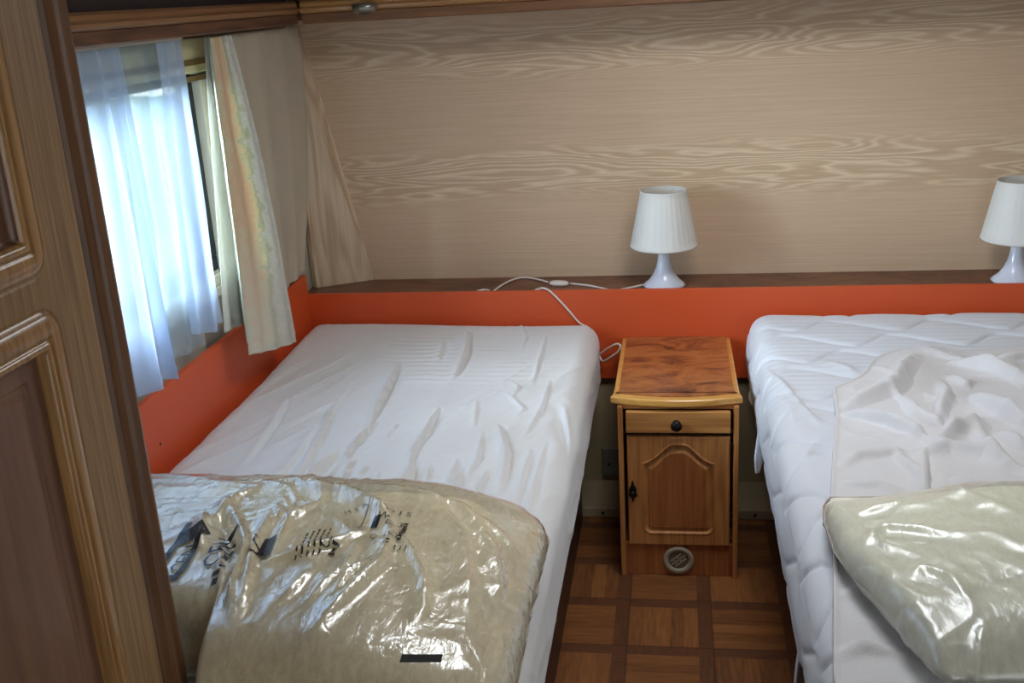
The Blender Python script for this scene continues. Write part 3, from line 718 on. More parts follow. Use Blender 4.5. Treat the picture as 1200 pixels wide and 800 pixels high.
R_RID = [
    (G([(962, 600), (985, 625), (1010, 660), (1030, 700)], .66), .008, .008, .012), (G([(1000, 612), (1040, 608), (1064, 604)], .70), .010, .012, .008), (G([(1000, 645), (1030, 622), (1070, 632), (1105, 645)], .72), .014, .016, .010),
    (G([(1035, 700), (1050, 690), (1075, 705), (1088, 735)], .70), .012, .010, .012), (G([(1072, 800), (1085, 770), (1096, 755)], .70), .010, .008, .010), (G([(1010, 650), (1030, 660), (1060, 680)], .7), .006, .010, .014),
    (G([(1100, 580), (1150, 610), (1200, 640)], .72), .008, .012, .02), (G([(1060, 720), (1130, 700), (1200, 692)], .72), -.004, .014, .02), (G([(1100, 640), (1150, 650), (1200, 680)], .72), .008, .02, .02), (G([(1020, 600), (1100, 600), (1180, 585)], .72), .006, .02, .02),
]
def right_shape(amp):
    def fn(W, N, a, b_):
        X, Y, Z = W.T; u = (X-a[0])/(b_[0]-a[0]); v = (Y-a[1])/(b_[1]-a[1]); t = smooth((Z-a[2]-.02)/.05)
        W = W.copy(); uu = np.clip(u, 0, 1)
        W[:, 2] -= t*(b_[2]-a[2]-.052)*(1-smooth(uu/.36))*(.35+.65*smooth((v-.2)/.6))
        W[:, 2] -= t*.012*smooth((v-.75)/.25)
        W[:, 2] += t*.02*np.sin(PI*uu)**.7*np.sin(PI*np.clip(v, 0, 1))
        d = amp*(.9*ridge_field(X, Y, R_RID, .8, .8)*t+.0055*(ridged(X*16+Y*12, Y*14-X*8, 2, 51)-.35)*(1-.7*smooth((u-.25)/.2)))+.006*fbm(X*7, Y*7, 3, 52)
        W += N*d[:, None]
        # the left side runs diagonally: wide at the back, drawn in at the front
        W[:, 0] += (1-smooth(uu/.6))*.075*smooth((.75-v)/.75)**1.1
        W[:, 1] += .02*fbm(X*6, X*0+1, 2, 55)*smooth((v-.6)/.3)
        if not amp: W -= N*.010
        W[:, 2] = np.maximum(W[:, 2], (.662+.004*vnoise(X*20, Y*20)) if amp else .657)
        return W
    return fn
RB, (rdv, rfilm) = bag('bagged_duvet', 'pale cream pillow-like duvet in clear plastic on the quilted right mattress',
    (.255, 1.27, .655), (1.15, 1.845, .752), right_shape(1), (((.255, 1.27, .655), (1.15, 1.845, .752)), right_shape(0)), MT['film2'], MT['duvet2'], .13, .03)

# ---- print on the left film: lettering laid over the plastic
bpy.context.view_layer.update()
def bvh_of(o):
    me = o.data; L = wloc(o); return BVHTree.FromPolygons([v.co+L for v in me.vertices], [p.vertices[:] for p in me.polygons])
BV = bvh_of(lfilm)
def on_film(x, y):
    h = BV.ray_cast(Vector((x, y, 1.2)), Vector((0, 0, -1)))
    return (h[0]+Vector((0, 0, .003))) if h[0] is not None else Vector((x, y, .78))
def drape(name, V2, Fc, ox, oy, ux, uy, label=None):
    """V2 in plan units, ux/uy plan direction vectors of the lettering's right and up"""
    V = []
    for (a, b_) in V2:
        V.append(tuple(on_film(ox+ux[0]*a+uy[0]*b_, oy+ux[1]*a+uy[1]*b_)))
    o = obj(name, V, Fc, MT['ink'], LB)
    if label: o['label'] = label
    return o
def text2(body, size):
    cu = bpy.data.curves.new('t', 'FONT'); cu.body = body; cu.size = size; cu.resolution_u = 2
    o = bpy.data.objects.new('t', cu); COL.objects.link(o); bpy.context.view_layer.update()
    me = bpy.data.meshes.new_from_object(o.evaluated_get(bpy.context.evaluated_depsgraph_get()))
    bpy.data.objects.remove(o); bpy.data.curves.remove(cu)
    bm = bmesh.new(); bm.from_mesh(me); bmesh.ops.triangulate(bm, faces=bm.faces)
    bmesh.ops.subdivide_edges(bm, edges=[e for e in bm.edges if e.calc_length() > .012], cuts=2, use_grid_fill=False); bmesh.ops.triangulate(bm, faces=bm.faces)
    V = [(v.co.x, v.co.y) for v in bm.verts]; Fc = [[v.index for v in f.verts] for f in bm.faces]
    bm.free(); bpy.data.meshes.remove(me); return V, Fc
def unit(p0, p1):
    a = atz(*p0, .755); b_ = atz(*p1, .755); d_ = (b_-a)[:2]; return d_/np.linalg.norm(d_)
def put_text(body, px, py, size, ur, name='printed_text'):
    q = atz(px, py, .755); V2, Fc = text2(body, size); ux = ur; uy = np.array([-ur[1], ur[0]])
    if V2: drape(name, V2, Fc, q[0], q[1], ux, uy)
def rect2(w_, h_, n=8, m=6, x0=0, y0=0):
    V = [(x0+w_*i/n, y0+h_*j/m) for i in range(n+1) for j in range(m+1)]
    return V, [(i*(m+1)+j, (i+1)*(m+1)+j, (i+1)*(m+1)+j+1, i*(m+1)+j+1) for i in range(n) for j in range(m)]
def put_blocks(L, px, py, ur):
    q = atz(px, py, .755); ux = ur; uy = np.array([-ur[1], ur[0]]); V = []; Fc = []
    for (x0, y0, w_, h_) in L:
        v_, f_ = rect2(w_, h_, max(2, int(w_/.006)), max(1, int(h_/.006)), x0, y0); n = len(V); V += v_; Fc += [tuple(i+n for i in k) for k in f_]
    drape('printed_block', V, Fc, q[0], q[1], ux, uy)
# lettering runs up the bag towards the back (photo: rising to the right)
ur = unit((205, 680), (262, 610))
put_blocks([(0, 0, .135, .010), (0, .040, .16, .012), (.10, .0, .035, .042), (0, .0, .012, .045)], 208, 684, ur)
put_text('CEN', 214, 676, .036, ur)
put_text('CEN', 262, 672, .055, unit((262, 690), (300, 620)))
put_blocks([(0, 0, .012, .010), (.018, .002, .010, .014), (.034, 0, .010, .008)], 254, 690, unit((258, 700), (300, 640)))
put_text('SC', 312, 668, .045, unit((312, 668), (335, 630)))
put_blocks([(0, 0, .055, .022)], 318, 664, unit((318, 664), (335, 630)))
for k in range(5):
    L_ = []; x_ = 0.
    while x_ < .085:
        w_ = random.Random(k*31+int(x_*1e4)).uniform(.004, .012); L_.append((x_, 0, w_, .0028)); x_ += w_+.0035
    put_blocks(L_, 348+k*7, 668-k*2, unit((348, 668), (370, 622)))
put_text('C3E', 384, 655, .022, unit((384, 655), (408, 632))); put_blocks([(0, 0, .008, .010), (.012, .003, .010, .006), (.026, 0, .006, .011)], 392, 660, unit((392, 660), (412, 630)))
up = unit((422, 632), (436, 603))
put_blocks([(0, 0, .10, .0018)], 421, 633, up)
put_text('D I 5', 452, 610, .022, unit((452, 612), (480, 612))); put_text('W  3', 442, 621, .022, unit((440, 621), (470, 624)))
put_text('C 5', 450, 628, .026, unit((450, 628), (476, 630))); put_text('Q', 432, 640, .018, unit((430, 640), (450, 642)))
put_text('(O)', 449, 640, .022, unit((449, 640), (470, 640))); put_text('C U I', 448, 650, .018, unit((448, 650), (470, 651)))
put_blocks([(0, 0, .030, .012)], 443, 629, unit((443, 629), (449, 618)))
put_blocks([(q*.0085, 0, .006, .007) for q in range(8)], 470, 641, unit((470, 641), (482, 612)))
put_text('H S A', 405, 612, .018, unit((403, 616), (425, 611)))
put_blocks([(0, 0, .055, .018)], 470, 795, unit((470, 795), (495, 795)))

# ------------------------------------------------------------------ nightstand
ns = empty('nightstand', (0, 2.93, 0), label='small oak nightstand with burl top, one drawer and an arched door, between the beds', cat='nightstand')
FY = 2.678
# side panels stop over the ledge at the back
for sx in (-1, 1):
    x0, x1 = (-.161, -.147) if sx < 0 else (.149, .163)
    V, Fc = prism([(FY-.006, 0), (3.018, 0), (3.018, .037), (3.195, .037), (3.195, .52), (FY-.006, .52)], x0, x1, axis=0)
    bevel(fixn(obj('side_panel', V, Fc, MT['oakz'], ns)), .0015)
bx('back_panel', (-.147, 3.182, .037), (.149, 3.192, .52), MT['oakz'], ns)
bx('bottom_board', (-.147, FY+.03, .090), (.149, 3.18, .104), MT['oakz'], ns)
bx('shelf_board', (-.147, FY+.012, .432), (.149, 3.18, .446), MT['dark'], ns)
bx('plinth', (-.147, FY+.004, .0), (.149, FY+.018, .102), MT['oakpanel'], ns)
bx('top_rail', (-.147, FY+.008, .508), (.149, FY+.024, .5225), MT['oakx'], ns)
# moulded top: bowed front, slanting corners
def top_outline(g):
    L = [(-.170+g, 3.197-g*0), (-.172+g, 2.76), (-.1735+g, 2.715), (-.180+g, 2.694+g*.4)]
    n = 14
    for i in range(n+1):
        t = i/n; x = -.180+g+(.353-2*g)*t; L.append((x, 2.690+g-.030*math.sin(PI*t)**.9))
    L += [(.173-g, 2.694+g*.4), (.1675-g, 2.715), (.166-g, 2.76), (.164-g, 3.197)]
    return L
V, Fc = prism(top_outline(0), .5225, .5425)
o = fixn(obj('top_moulding', V, Fc, MT['edge'], ns)); bevel(o, .006, 3, 40)
V, Fc = prism(top_outline(.014), .540, .5455)
V = [(a, max(b_, 2.69+0*a) if False else b_+.012*(b_ < 2.75), c) for a, b_, c in V]
fixn(obj('top_inlay', V, Fc, MT['burl'], ns))

def sd_round(y, z, y0, y1, z0, z1, r):
    cy, cz = (y0+y1)/2, (z0+z1)/2; qy = np.abs(y-cy)-(y1-y0)/2+r; qz = np.abs(z-cz)-(z1-z0)/2+r
    return np.minimum(np.maximum(qy, qz), 0)+np.hypot(np.maximum(qy, 0), np.maximum(qz, 0))-r

def relief_door(ns_parent, x0, x1, z0, z1, face, axis, sign, sdf, profile, zones, mats, names, step=.003, thick=.016):
    """a door face as fine relief. sdf<0 inside the panel; zones split it in meshes"""
    nu = int((x1-x0)/step)+1; nv = int((z1-z0)/step)+1
    U, Vz = np.meshgrid(np.linspace(x0, x1, nu), np.linspace(z0, z1, nv), indexing='ij')
    S = sdf(U, Vz); Hh = profile(S)
    e = np.minimum(np.minimum(U-x0, x1-U), np.minimum(Vz-z0, z1-Vz)); Hh = Hh-.004*np.clip(1-e/.004, 0, 1)**2
    D_ = face+sign*Hh
    A = np.stack([U, D_, Vz], -1) if axis == 1 else np.stack([D_, U, Vz], -1)
    A = A.reshape(-1, 3); Fc = np.array(grid_faces(nu, nv)); sc = S.ravel()[Fc].mean(1)
    par = None
    for k, ((a, b_), mt, nm) in enumerate(zip(zones, mats, names)):
        f = Fc[(sc >= a) & (sc < b_)]
        if len(f) == 0: continue
        used, inv = np.unique(f, return_inverse=True); f = inv.reshape(f.shape)
        V = A[used].tolist(); F2 = f.tolist()
        if k == 0:
            # close the slab behind the frame
            v2, f2 = box((x0, min(face-sign*.001, face-sign*thick), z0), (x1, max(face-sign*.001, face-sign*thick), z1)) if axis == 1 else box((min(face-sign*.008, face-sign*thick), x0, z0), (max(face-sign*.008, face-sign*thick), x1, z1))
            if axis == 1: v2, f2 = box((x0, min(face-sign*.008, face-sign*thick), z0), (x1, max(face-sign*.008, face-sign*thick), z1))
            n = len(V); V += v2; F2 += [tuple(i+n for i in q) for q in f2]
            # rim joining the relief to the slab
            rim = [(i*nv) for i in range(nu)], [(i*nv+nv-1) for i in range(nu)], list(range(nv)), [(nu-1)*nv+j for j in range(nv)]
            for r_ in rim:
                n = len(V); back = []
                for i in r_:
                    q = A[i].copy(); V.append(q.tolist()); q2 = q.copy(); q2[1 if axis == 1 else 0] = face-sign*.009; back.append(q2.tolist())
                m_ = len(r_); V += back
                F2 += [(n+i, n+i+1, n+m_+i+1, n+m_+i) for i in range(m_-1)]
        o = obj(nm, V, F2, mt, par or ns_parent, sm=(k > 0))
        if k == 0: par = o
    return par
# nightstand door: arched raised field
dx0, dx1, dz0, dz1 = -.138, .141, .100, .432
def ns_sdf(x, z):
    cx = .0015; ax = np.abs(x-cx)
    top = .350+.006*smooth((.094-ax)/.02)+.050*smooth((.084-ax)/.072)
    shoulder = top
    dside = ax-.094; dbot = .140-z; dtop = (z-shoulder)*.75
    r = .02
    q1 = np.maximum(dside, np.maximum(dbot, dtop))
    # rounded lower corners
    a = dside+r; b_ = dbot+r
    corner = np.hypot(np.maximum(a, 0), np.maximum(b_, 0))+np.minimum(np.maximum(a, b_), 0)-r
    return np.where(z < .2, corner, q1)
def ns_prof(S):
    h = np.zeros_like(S)
    h = np.where(S < 0, -.007*smooth(-S/.004), h)             # cove
    h = h+np.where(S < -.008, .006*smooth((-S-.008)/.010), 0)   # raised field slope
    h = h+.002*np.exp(-((S-.002)/.0022)**2)
    return h
dr = relief_door(ns, dx0, dx1, dz0, dz1, FY-.004, 1, -1, ns_sdf, ns_prof, [(-.004, 9), (-.02, -.004), (-9, -.02)], [MT['oakz'], MT['oakz'], MT['oakpanel']], ['door', 'panel_moulding', 'door_panel'], .0018)
# drawer
dw = bx('drawer', (dx0-.001, FY-.012, .4455), (dx1, FY+.006, .5075), MT['oakx'], ns, bev=.003)
V, Fc = lathe([(.006, 0), (.006, .008), (.014, .012), (.0155, .018), (.011, .024), (0, .026)], (0, 0, 0), 24); V = [(-.003+a, FY-.012-c, .473+b_) for a, b_, c in V]; obj('knob', V, Fc, MT['blackm'], dw, sm=True)
V, Fc = lathe([(.0, 0.002), (.010, .002), (.012, 0)], (0, 0, 0), 24); V = [(-.003+a, FY-.0121-c, .473+b_) for a, b_, c in V]; obj('knob_plate', V, Fc, MT['blackm'], dw, sm=True)
# spade-shaped escutcheon with a drop pull
ex, ez = -.124, .262
out = [(0, .040), (.004, .030), (.003, .026), (.009, .016), (.011, .008), (.008, .001), (.013, -.004), (.010, -.011), (.004, -.012), (.003, -.020), (0, -.027)]
out = [(x, z) for x, z in out]+[(-x, z) for x, z in out[-2:0:-1]]
V, Fc = prism([(ex+x, ez+z) for x, z in out], FY-.0075, FY-.0040, axis=1); es = fixn(obj('escutcheon', V, Fc, MT['blackm'], dr))
V, Fc = lathe([(0, .012), (.005, .011), (.008, .006), (.006, 0)], (0, 0, 0), 16); V = [(ex+a, FY-.0075-c, ez+.002+b_) for a, b_, c in V]; obj('pull', V, Fc, MT['blackm'], es, sm=True)
for z in (.16, .37): bx('hinge', (.1415, FY-.008, z), (.1475, FY+.004, z+.045), MT['blackm'], ns, bev=.001)
# round vent in the plinth
def disc_y(prof, cx, cy, cz, seg=40):
    V, Fc = lathe(prof, (0, 0, 0), seg); return [(cx+a, cy-c, cz+b_) for a, b_, c in V], Fc
VY = FY+.004
vt = obj('vent_ring', *disc_y([(.042, 0), (.043, .004), (.040, .007), (.031, .007), (.028, .003), (.028, 0)], 0, VY, .051), MT['vent'], ns, sm=True)
obj('vent_disc', *disc_y([(.028, .002), (0, .002)], 0, VY, .051), MT['ventd'], vt)
V = []; Fc = []
for k, (ang, off, ln) in enumerate(((.7, 0, .05), (.7, .010, .04), (.7, -.010, .04), (-.9, .004, .018), (-.9, -.012, .02))):
    c, s_ = math.cos(ang), math.sin(ang); n = len(V)
    for a, b_ in ((-ln/2, off-.0022), (ln/2, off-.0022), (ln/2, off+.0022), (-ln/2, off+.0022)):
        V.append((a*c-b_*s_, VY-.0045, .051+a*s_+b_*c))
    Fc.append((n, n+1, n+2, n+3))
    for i in range(4):
        q = V[n+i]; V.append((q[0], VY-.0015, q[2]))
    for i in range(4): Fc.append((n+i, n+(i+1) % 4, n+4+(i+1) % 4, n+4+i))
obj('vent_louvre', V, Fc, MT['vent'], vt)

# wall socket left of the nightstand
so = empty('wall_socket', (-.20, 3.215, .10), label='grey double wall socket low on the wall, left of the nightstand', cat='socket')
bx('cover_plate', (-.247, 3.208, .055), (-.165, 3.222, .155), MT['socket'], so, bev=.003)
for sx in (-.226, -.192):
    V, Fc = disc_y([(.0045, .001), (0, .001)], sx, 3.208, .098, 12); obj('socket_hole', V, Fc, MT['dark'], so)

# ------------------------------------------------------------------ lamps
def lamp(cx, cy, label):
    z0 = .6885
    e = empty('table_lamp', (cx, cy, z0), label=label, cat='lamp', group='white table lamps on the shelf')
    prof = [(0, 0), (.064, 0), (.067, .003), (.060, .010), (.046, .022), (.034, .040), (.025, .062), (.0195, .088), (.018, .110), (.0195, .135), (.020, .15)]
    V, Fc = lathe(prof, (cx, cy, z0), 56); obj('lamp_base', V, Fc, MT['lamp'], e, sm=True)
    seg = 128
    rf = lambda k, i: 1+(.010 if k % 4 in (1, 2) else -.004)
    pr = [(.1035, .130), (.1045, .128), (.1055, .131), (.1045, .136), (.0745, .312), (.0755, .316), (.0745, .3175), (.0735, .316), (.103, .137)]
    def rf2(k, i): return 1+((.006 if k % 4 in (1, 2) else -.006) if i in (3, 4) else 0)
    P1 = []
    for t in np.linspace(0, 1, 10): P1.append((.1040-.0325*t, .137+.164*t))
    pr = [(.102, .132), (.1035, .129), (.1055, .131), (.1055, .136)]+P1+[(.0720, .302), (.0725, .306), (.0705, .307), (.0698, .304)]
    n0 = 4; n1 = 4+len(P1)
    def rf3(k, i): return 1+((.006 if k % 4 in (1, 2) else -.004) if n0+0 < i < n1-1 else 0)
    V, Fc = lathe(pr, (cx, cy, z0), seg, rf3); sh = obj('lamp_shade', V, Fc, MT['shade'], e, sm=True)
    m_ = sh.modifiers.new('s', 'SOLIDIFY'); m_.thickness = .0012
    # carrier ring and bulb holder inside the shade
    V, Fc = lathe([(.020, .150), (.020, .175), (.016, .178), (.016, .20), (0, .20)], (cx, cy, z0), 24); obj('bulb_holder', V, Fc, MT['lamp'], e, sm=True)
    V = []; Fc = []
    for k in range(3):
        a = 2*PI*k/3+.4; v_, f_ = tube([(cx+.018*math.cos(a), cy+.018*math.sin(a), z0+.176), (cx+.1*math.cos(a), cy+.1*math.sin(a), z0+.150)], .0018, 6, 1); n = len(V); V += v_; Fc += [tuple(i+n for i in q) for q in f_]
    obj('shade_carrier', V, Fc, MT['lamp'], e)
    return e
l1 = lamp(-.038, 3.285, 'white table lamp with pleated shade on the shelf above the nightstand')
l2 = lamp(1.010, 3.278, 'white table lamp on the shelf at the right edge, behind the right bed')
for k in ('group',):
    del l1[k]; del l2[k]
# cord of the left lamp: along the shelf, over the orange board, down behind the bed
zs = .6975
def S(px, py, z=zs): q = atz(px, py, z); return (q[0], max(q[1], 3.221), z)
c1 = [(-.09, 3.275, zs), (-.14, 3.24, zs)]+[(-.165, 3.224, zs+.004), tuple(aty(700, 336, 3.26)), tuple(aty(668, 333, 3.30))]
c1 = [(-.100, 3.285, .6925), S(722, 340, .6925), S(705, 337.5, .6925), S(690, 334.5, .6925), S(668, 332, .6925)]
swp = S(655, 332, .696); sw = np.array(swp)
c2 = [S(642, 330.5, .6925), S(627, 326.5, .6925), S(613, 325, .6925), S(600, 328, .6925), S(588, 334, .6925), S(580, 340, .6925), (-.66, 3.224, .6925)]
c2 = c2[:-1]+[(c2[-2][0]-.005, 3.2225, .6918), (c2[-2][0]-.02, 3.2225, .6918), S(573, 340.5, .6925), S(566, 339.5, .6925), (-.640, 3.2225, .6918), (-.60, 3.2225, .6915), (-.52, 3.2225, .6915), (-.46, 3.2225, .6925), tuple(aty(630, 339, 3.222)),
      tuple(aty(636, 337.5, 3.205)), tuple(aty(643, 340, 3.195)), tuple(aty(652, 348, 3.1955)), tuple(aty(665, 362, 3.1955)), tuple(aty(679, 378, 3.1955)), (-.272, 3.1955, .575), (-.252, 3.194, .535),
      tuple(aty(702, 414, 3.185)), tuple(aty(712, 408, 3.17)), tuple(aty(722, 403, 3.155)), tuple(aty(727, 405, 3.145)), tuple(aty(724, 412, 3.145)), tuple(aty(716, 418, 3.155)), tuple(aty(706, 423, 3.175)), (-.25, 3.193, .49), (-.262, 3.194, .42)]
V, Fc = tube(c1, .0034, 8, 8); cd = obj('power_cord', V, Fc, MT['cord'], l1, sm=True)
V2, F2 = tube(c2, .0034, 8, 8); o = obj('power_cord', V2, F2, MT['cord'], l1, sm=True)
V = []; Fc = []; n = 14; sg = 16
for i in range(n+1):
    t = i/n; a = -.033+.066*t; r = max(.001, (1-abs(2*t-1)**3.)**.5)*.0105+.0012
    for k in range(sg):
        b_ = 2*PI*k/sg; V.append((sw[0]+a, sw[1]-a*.12+r*1.25*math.cos(b_), sw[2]+r*.85*math.sin(b_)))
for i in range(n):
    for k in range(sg): Fc.append((i*sg+k, i*sg+(k+1) % sg, (i+1)*sg+(k+1) % sg, (i+1)*sg+k))
Fc += [tuple(range(sg))[::-1], tuple(n*sg+k for k in range(sg))]
obj('inline_switch', V, Fc, MT['cord'], cd, sm=True)

# ------------------------------------------------------------------ curtains
def loft(name, top, bot, nu=90, nv=110, mat=None, amp=.006, folds=9, seed=0, bend=None, parent=None, thick=0.0012, hem=True, fz=.004, **kw):
    """cloth between a top and a bottom polyline of 3-D points with soft folds"""
    top = np.array(top, float); bot = np.array(bot, float); t = np.linspace(0, 1, nu)
    def res(Pp):
        L = np.r_[0, np.cumsum(np.linalg.norm(np.diff(Pp, axis=0), axis=1))]; L /= L[-1]
        return np.stack([np.interp(t, L, Pp[:, k]) for k in range(3)], 1)
    if len(top) == len(bot):
        tt = np.linspace(0, 1, len(top)); f = lambda Pp: np.stack([np.interp(t, tt, Pp[:, k]) for k in range(3)], 1)
        A, B = f(top), f(bot)
    else: A, B = res(top), res(bot)
    V = []; UV = []
    for j in range(nv):
        s_ = j/(nv-1); Pq = A*(1-s_)+B*s_
        if bend is not None: Pq = Pq+np.array(bend(t, s_)).T
        ph = 2*PI*folds*t+2.*fbm(t*4, t*0+s_*1.5, 2, seed)*2
        a_ = amp*(.35+.65*s_)*(.6+.8*vnoise(t*5, t*0+s_*.7, seed+3))
        if hem and s_ > .955: a_ = a_*1.05
        Pq = Pq.copy(); Pq[:, 0] += a_*np.sin(ph)+fz*fbm(t*20, t*0+s_*16, 2, seed+5); Pq[:, 1] += a_*.35*np.cos(ph)
        if hem: Pq[:, 0] += .0018*np.exp(-((s_-.965)/.004)**2)
        V.append(Pq); UV.append(np.stack([t, t*0+s_], 1))
    V = np.stack(V, 1).reshape(-1, 3); UV = np.stack(UV, 1).reshape(-1, 2)
    o = obj(name, V, grid_faces(nu, nv), mat, sm=True, uv=UV, origin=(V[:, 0].mean(), V[:, 1].mean(), V[:, 2].max()))
    if thick:
        md = o.modifiers.new('s', 'SOLIDIFY'); md.thickness = thick; md.offset = 0
    return meta(o, **kw)
A_ = lambda px, py, x: tuple(atx(px, py, x))
zt = 1.5378
def ptop(px, py, x): q = atx(px, py, x); return (q[0], q[1], zt)
loft('sheer_curtain', [(-1.145, 1.62, zt), (-1.135, 1.9, zt), ptop(110, 56, -1.15), ptop(138, 54, -1.15)],
     [(-1.130, 1.50, .82), (-1.12, 1.80, .82), A_(183, 452, -1.12), A_(207, 437, -1.13)], amp=.024, folds=5, seed=2, mat=MT['sheer'], thick=0, fz=.0008,
     label='dense blue-white sheer curtain panel beside the wardrobe, in front of the window', cat='curtain')
loft('sheer_curtain', [ptop(128, 55, -1.173), ptop(160, 52, -1.174), ptop(182, 50, -1.174)],
     [A_(190, 422, -1.172), A_(215, 417, -1.172), A_(239, 404, -1.172)], amp=.006, folds=2, seed=8, mat=MT['sheer2'], thick=0, fz=.0008,
     label='thin see-through sheer panel in the middle of the window', cat='curtain')
loft('sheer_curtain', [ptop(182, 50, -1.145), ptop(200, 49, -1.142), ptop(213, 48, -1.145)],
     [A_(226, 392, -1.138), A_(246, 390, -1.134), A_(263, 378, -1.138)], amp=.011, folds=2, seed=14, mat=MT['sheer'], thick=0, fz=.0008,
     label='narrow dense sheer panel next to the striped curtain', cat='curtain')
# beige curtain in the corner, behind the striped one
loft('curtain', [(-1.165, 2.74, zt), (-1.155, 2.92, zt), (-1.165, 3.10, zt), (-1.150, 3.285, zt)],
     [(-1.170, 2.80, .80), (-1.165, 2.93, .795), (-1.175, 3.05, .785), (-1.165, 3.12, .80)], amp=.006, folds=3, seed=20, mat=MT['beigec'],
     bend=lambda t, s_: (t*0, .055*np.sin(PI*min(1, s_*1.02))*t**2, t*0),
     label='plain beige curtain hanging in the corner behind the striped curtain', cat='curtain')
# striped curtain in front, swung out over the orange board
loft('curtain', [ptop(238, 42, -1.165), ptop(242, 42, -1.16), ptop(245, 41, -1.14), ptop(258, 39, -1.135), ptop(270, 37, -1.135)],
     [A_(263, 390, -1.160), A_(288, 378, -1.150), A_(292, 416, -1.105), A_(320, 410, -1.085), A_(348, 401, -1.10)], nu=140, nv=150, amp=.0035, folds=7, seed=26, mat=MT['curtain'],
     bend=lambda t, s_: (t*0, .035*np.sin(PI*s_)*smooth((t-.45)/.5), t*0),
     label='pastel striped curtain in orange, green and white, hanging over the orange side board', cat='curtain')

# ------------------------------------------------------------------ wardrobe (its side towards the bed aisle holds the door)
wd = empty('wardrobe', (-.95, .85, 0), label='tall oak wardrobe with moulded panel door at the left edge', cat='wardrobe')
X0 = -.700
bx('carcass', (XL+.005, .45, 0), (-.745, 1.20, 1.945), MT['postd'], wd)
# corner post with stepped mouldings; outline in plan (x, y)
post = [(-.745, 1.150), (-.716, 1.150), (-.716, 1.170), (-.722, 1.173), (-.714, 1.180), (-.708, 1.190), (-.712, 1.199), (-.719, 1.203), (-.712, 1.208), (-.708, 1.218), (-.712, 1.228), (-.722, 1.232), (-.745, 1.232)]
V, Fc = prism(post, 0, 1.945); o = fixn(obj('corner_post', V, Fc, MT['post'], wd))
bx('door_stop', (-.730, 1.145, 0), (-.7155, 1.172, 1.94), MT['postd'], wd, bev=.001)
def wd_sdf(y, z):
    a = sd_round(y, z, .58, 1.066, 1.330, 1.88, .030); b_ = sd_round(y, z, .58, 1.068, .18, 1.292, .030)
    return np.minimum(a, b_)
def wd_prof(S_):
    h = -.0035*np.exp(-((S_+.001)/.0022)**2)
    h = h+np.where(S_ < 0, .008*np.sin(PI*np.clip(-S_/.030, 0, 1)*.75)**.8, 0)
    h = h-.004*np.exp(-((S_+.031)/.0016)**2)
    h = h+.003*np.where((S_ < -.031) & (S_ > -.043), np.sin(PI*np.clip((-S_-.031)/.012, 0, 1)), 0)
    h = h-np.where(S_ < -.042, .012*smooth((-S_-.042)/.004), 0)
    h = h-.0024*np.exp(-((S_+.072)/.0018)**2)-.0018*np.exp(-((S_+.079)/.0015)**2)
    return h
relief_door(wd, .50, 1.1475, .06, 1.93, X0, 0, 1, wd_sdf, wd_prof, [(0, 9), (-.0445, 0), (-9, -.0445)], [MT['stile'], MT['mould'], MT['wpanel']], ['door', 'panel_moulding', 'door_panel'], .0026, thick=.02)
q = atx(95, 270, -.712); q2 = atx(112, 340, -.712)
bx('hinge', (-.7165, 1.149, 1.29), (-.7085, 1.160, 1.372), MT['blackm'], wd, bev=.001)

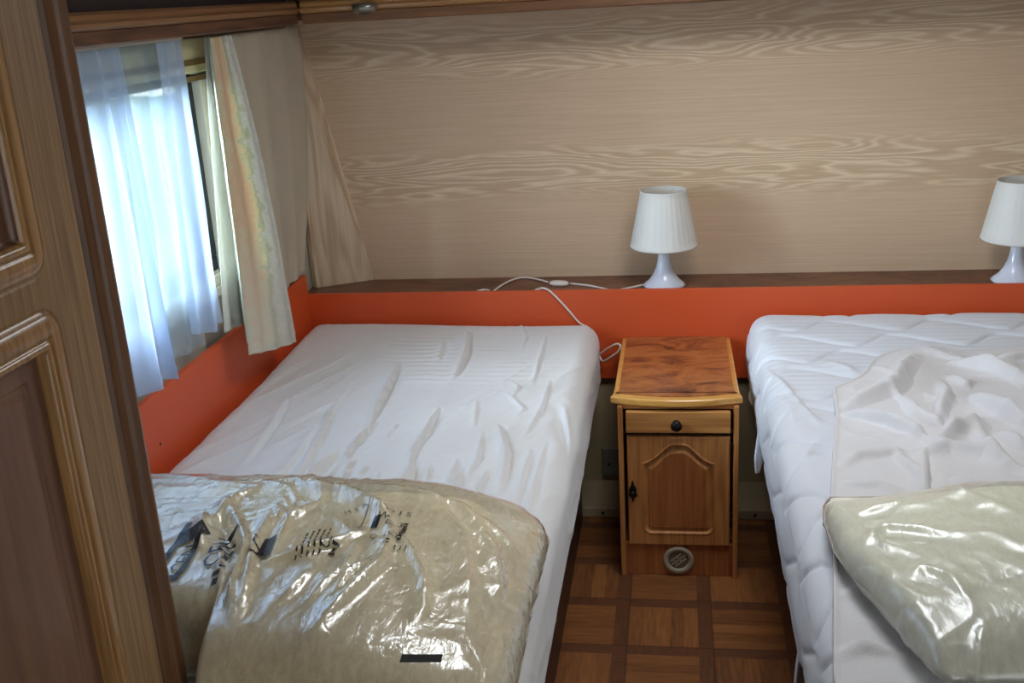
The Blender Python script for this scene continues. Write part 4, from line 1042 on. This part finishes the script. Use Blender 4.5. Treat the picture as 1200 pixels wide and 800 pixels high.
# ------------------------------------------------------------------ outside
o = bx('ground_1', (-40, -20, -.72), (XL-.06, 60, -.70), MT['grass'], bev=0); o.name = 'lawn'; struct(o)
o = struct(bx('gravel_path', (-5.5, 0, -.70), (-1.6, 22, -.69), MT['gravel'], bev=0))
hd = empty('house', (-13, 20, -.7), label='pale house with a red tiled roof, seen faintly through the sheer curtain', cat='house')
bx('wall', (-15, 19.5, -.7), (-8.5, 27, 1.7), MT['render_'], hd, bev=0)
V, Fc = prism([(-15.4, 1.6), (-8.1, 1.6), (-11.75, 3.3)], 19.2, 27.3, axis=1); fixn(obj('roof', V, Fc, MT['rooft'], hd))
nu, nv = 60, 30; V = []
rs = np.random.RandomState(3)
W, N, Fc = rounded_box((-9.5, 12.5, -.7), (-4.2, 13.6, .55), (.3, .3, .3), .12)
W = W+N*(.10*(rs.rand(len(W), 1)-.4))
o = obj('hedge', W, Fc, MT['hedge'], origin=(-7, 13, -.7)); meta(o, 'low green hedge beyond the window, blurred by the sheer', 'hedge')

# ------------------------------------------------------------------ light
wl = bpy.data.worlds.new('sky'); C.world = wl; wl.use_nodes = True; nt = wl.node_tree
bg = nt.nodes['Background']; tc = nt.nodes.new('ShaderNodeTexCoord'); sp_ = nt.nodes.new('ShaderNodeSeparateXYZ'); rp = nt.nodes.new('ShaderNodeValToRGB')
nt.links.new(tc.outputs['Generated'], sp_.inputs[0]); nt.links.new(sp_.outputs[2], rp.inputs[0]); nt.links.new(rp.outputs[0], bg.inputs[0])
e = rp.color_ramp.elements; e[0].position = 0.; e[0].color = (.80, .86, .92, 1); e[1].position = .8; e[1].color = (.62, .76, 1., 1)
bg.inputs[1].default_value = 1.8
sn = bpy.data.lights.new('sun', 'SUN'); sn.energy = 27.0; sn.angle = math.radians(50); sn.color = (.72, .86, 1.)
so_ = bpy.data.objects.new('sun', sn); COL.objects.link(so_); so_.location = (-6, 0, 5)
so_.rotation_euler = Vector((.80, .60, -.32)).to_track_quat('-Z', 'Y').to_euler()
# added fill light from above the aisle, set in the made-up hatch
lt = bpy.data.lights.new('added_overhead_fill', 'AREA'); lt.shape = 'SQUARE'; lt.size = .55; lt.energy = 9; lt.color = (.92, .96, 1.)
lo_ = bpy.data.objects.new('added_overhead_fill', lt); COL.objects.link(lo_); lo_.location = (.15, 2.2, 1.94)

C.view_settings.view_transform = 'Standard'; C.view_settings.look = 'None'; C.view_settings.gamma = 1; C.view_settings.use_curve_mapping = False
C.view_settings.exposure = 0.47
C.cycles.max_bounces = 10; C.cycles.transparent_max_bounces = 24
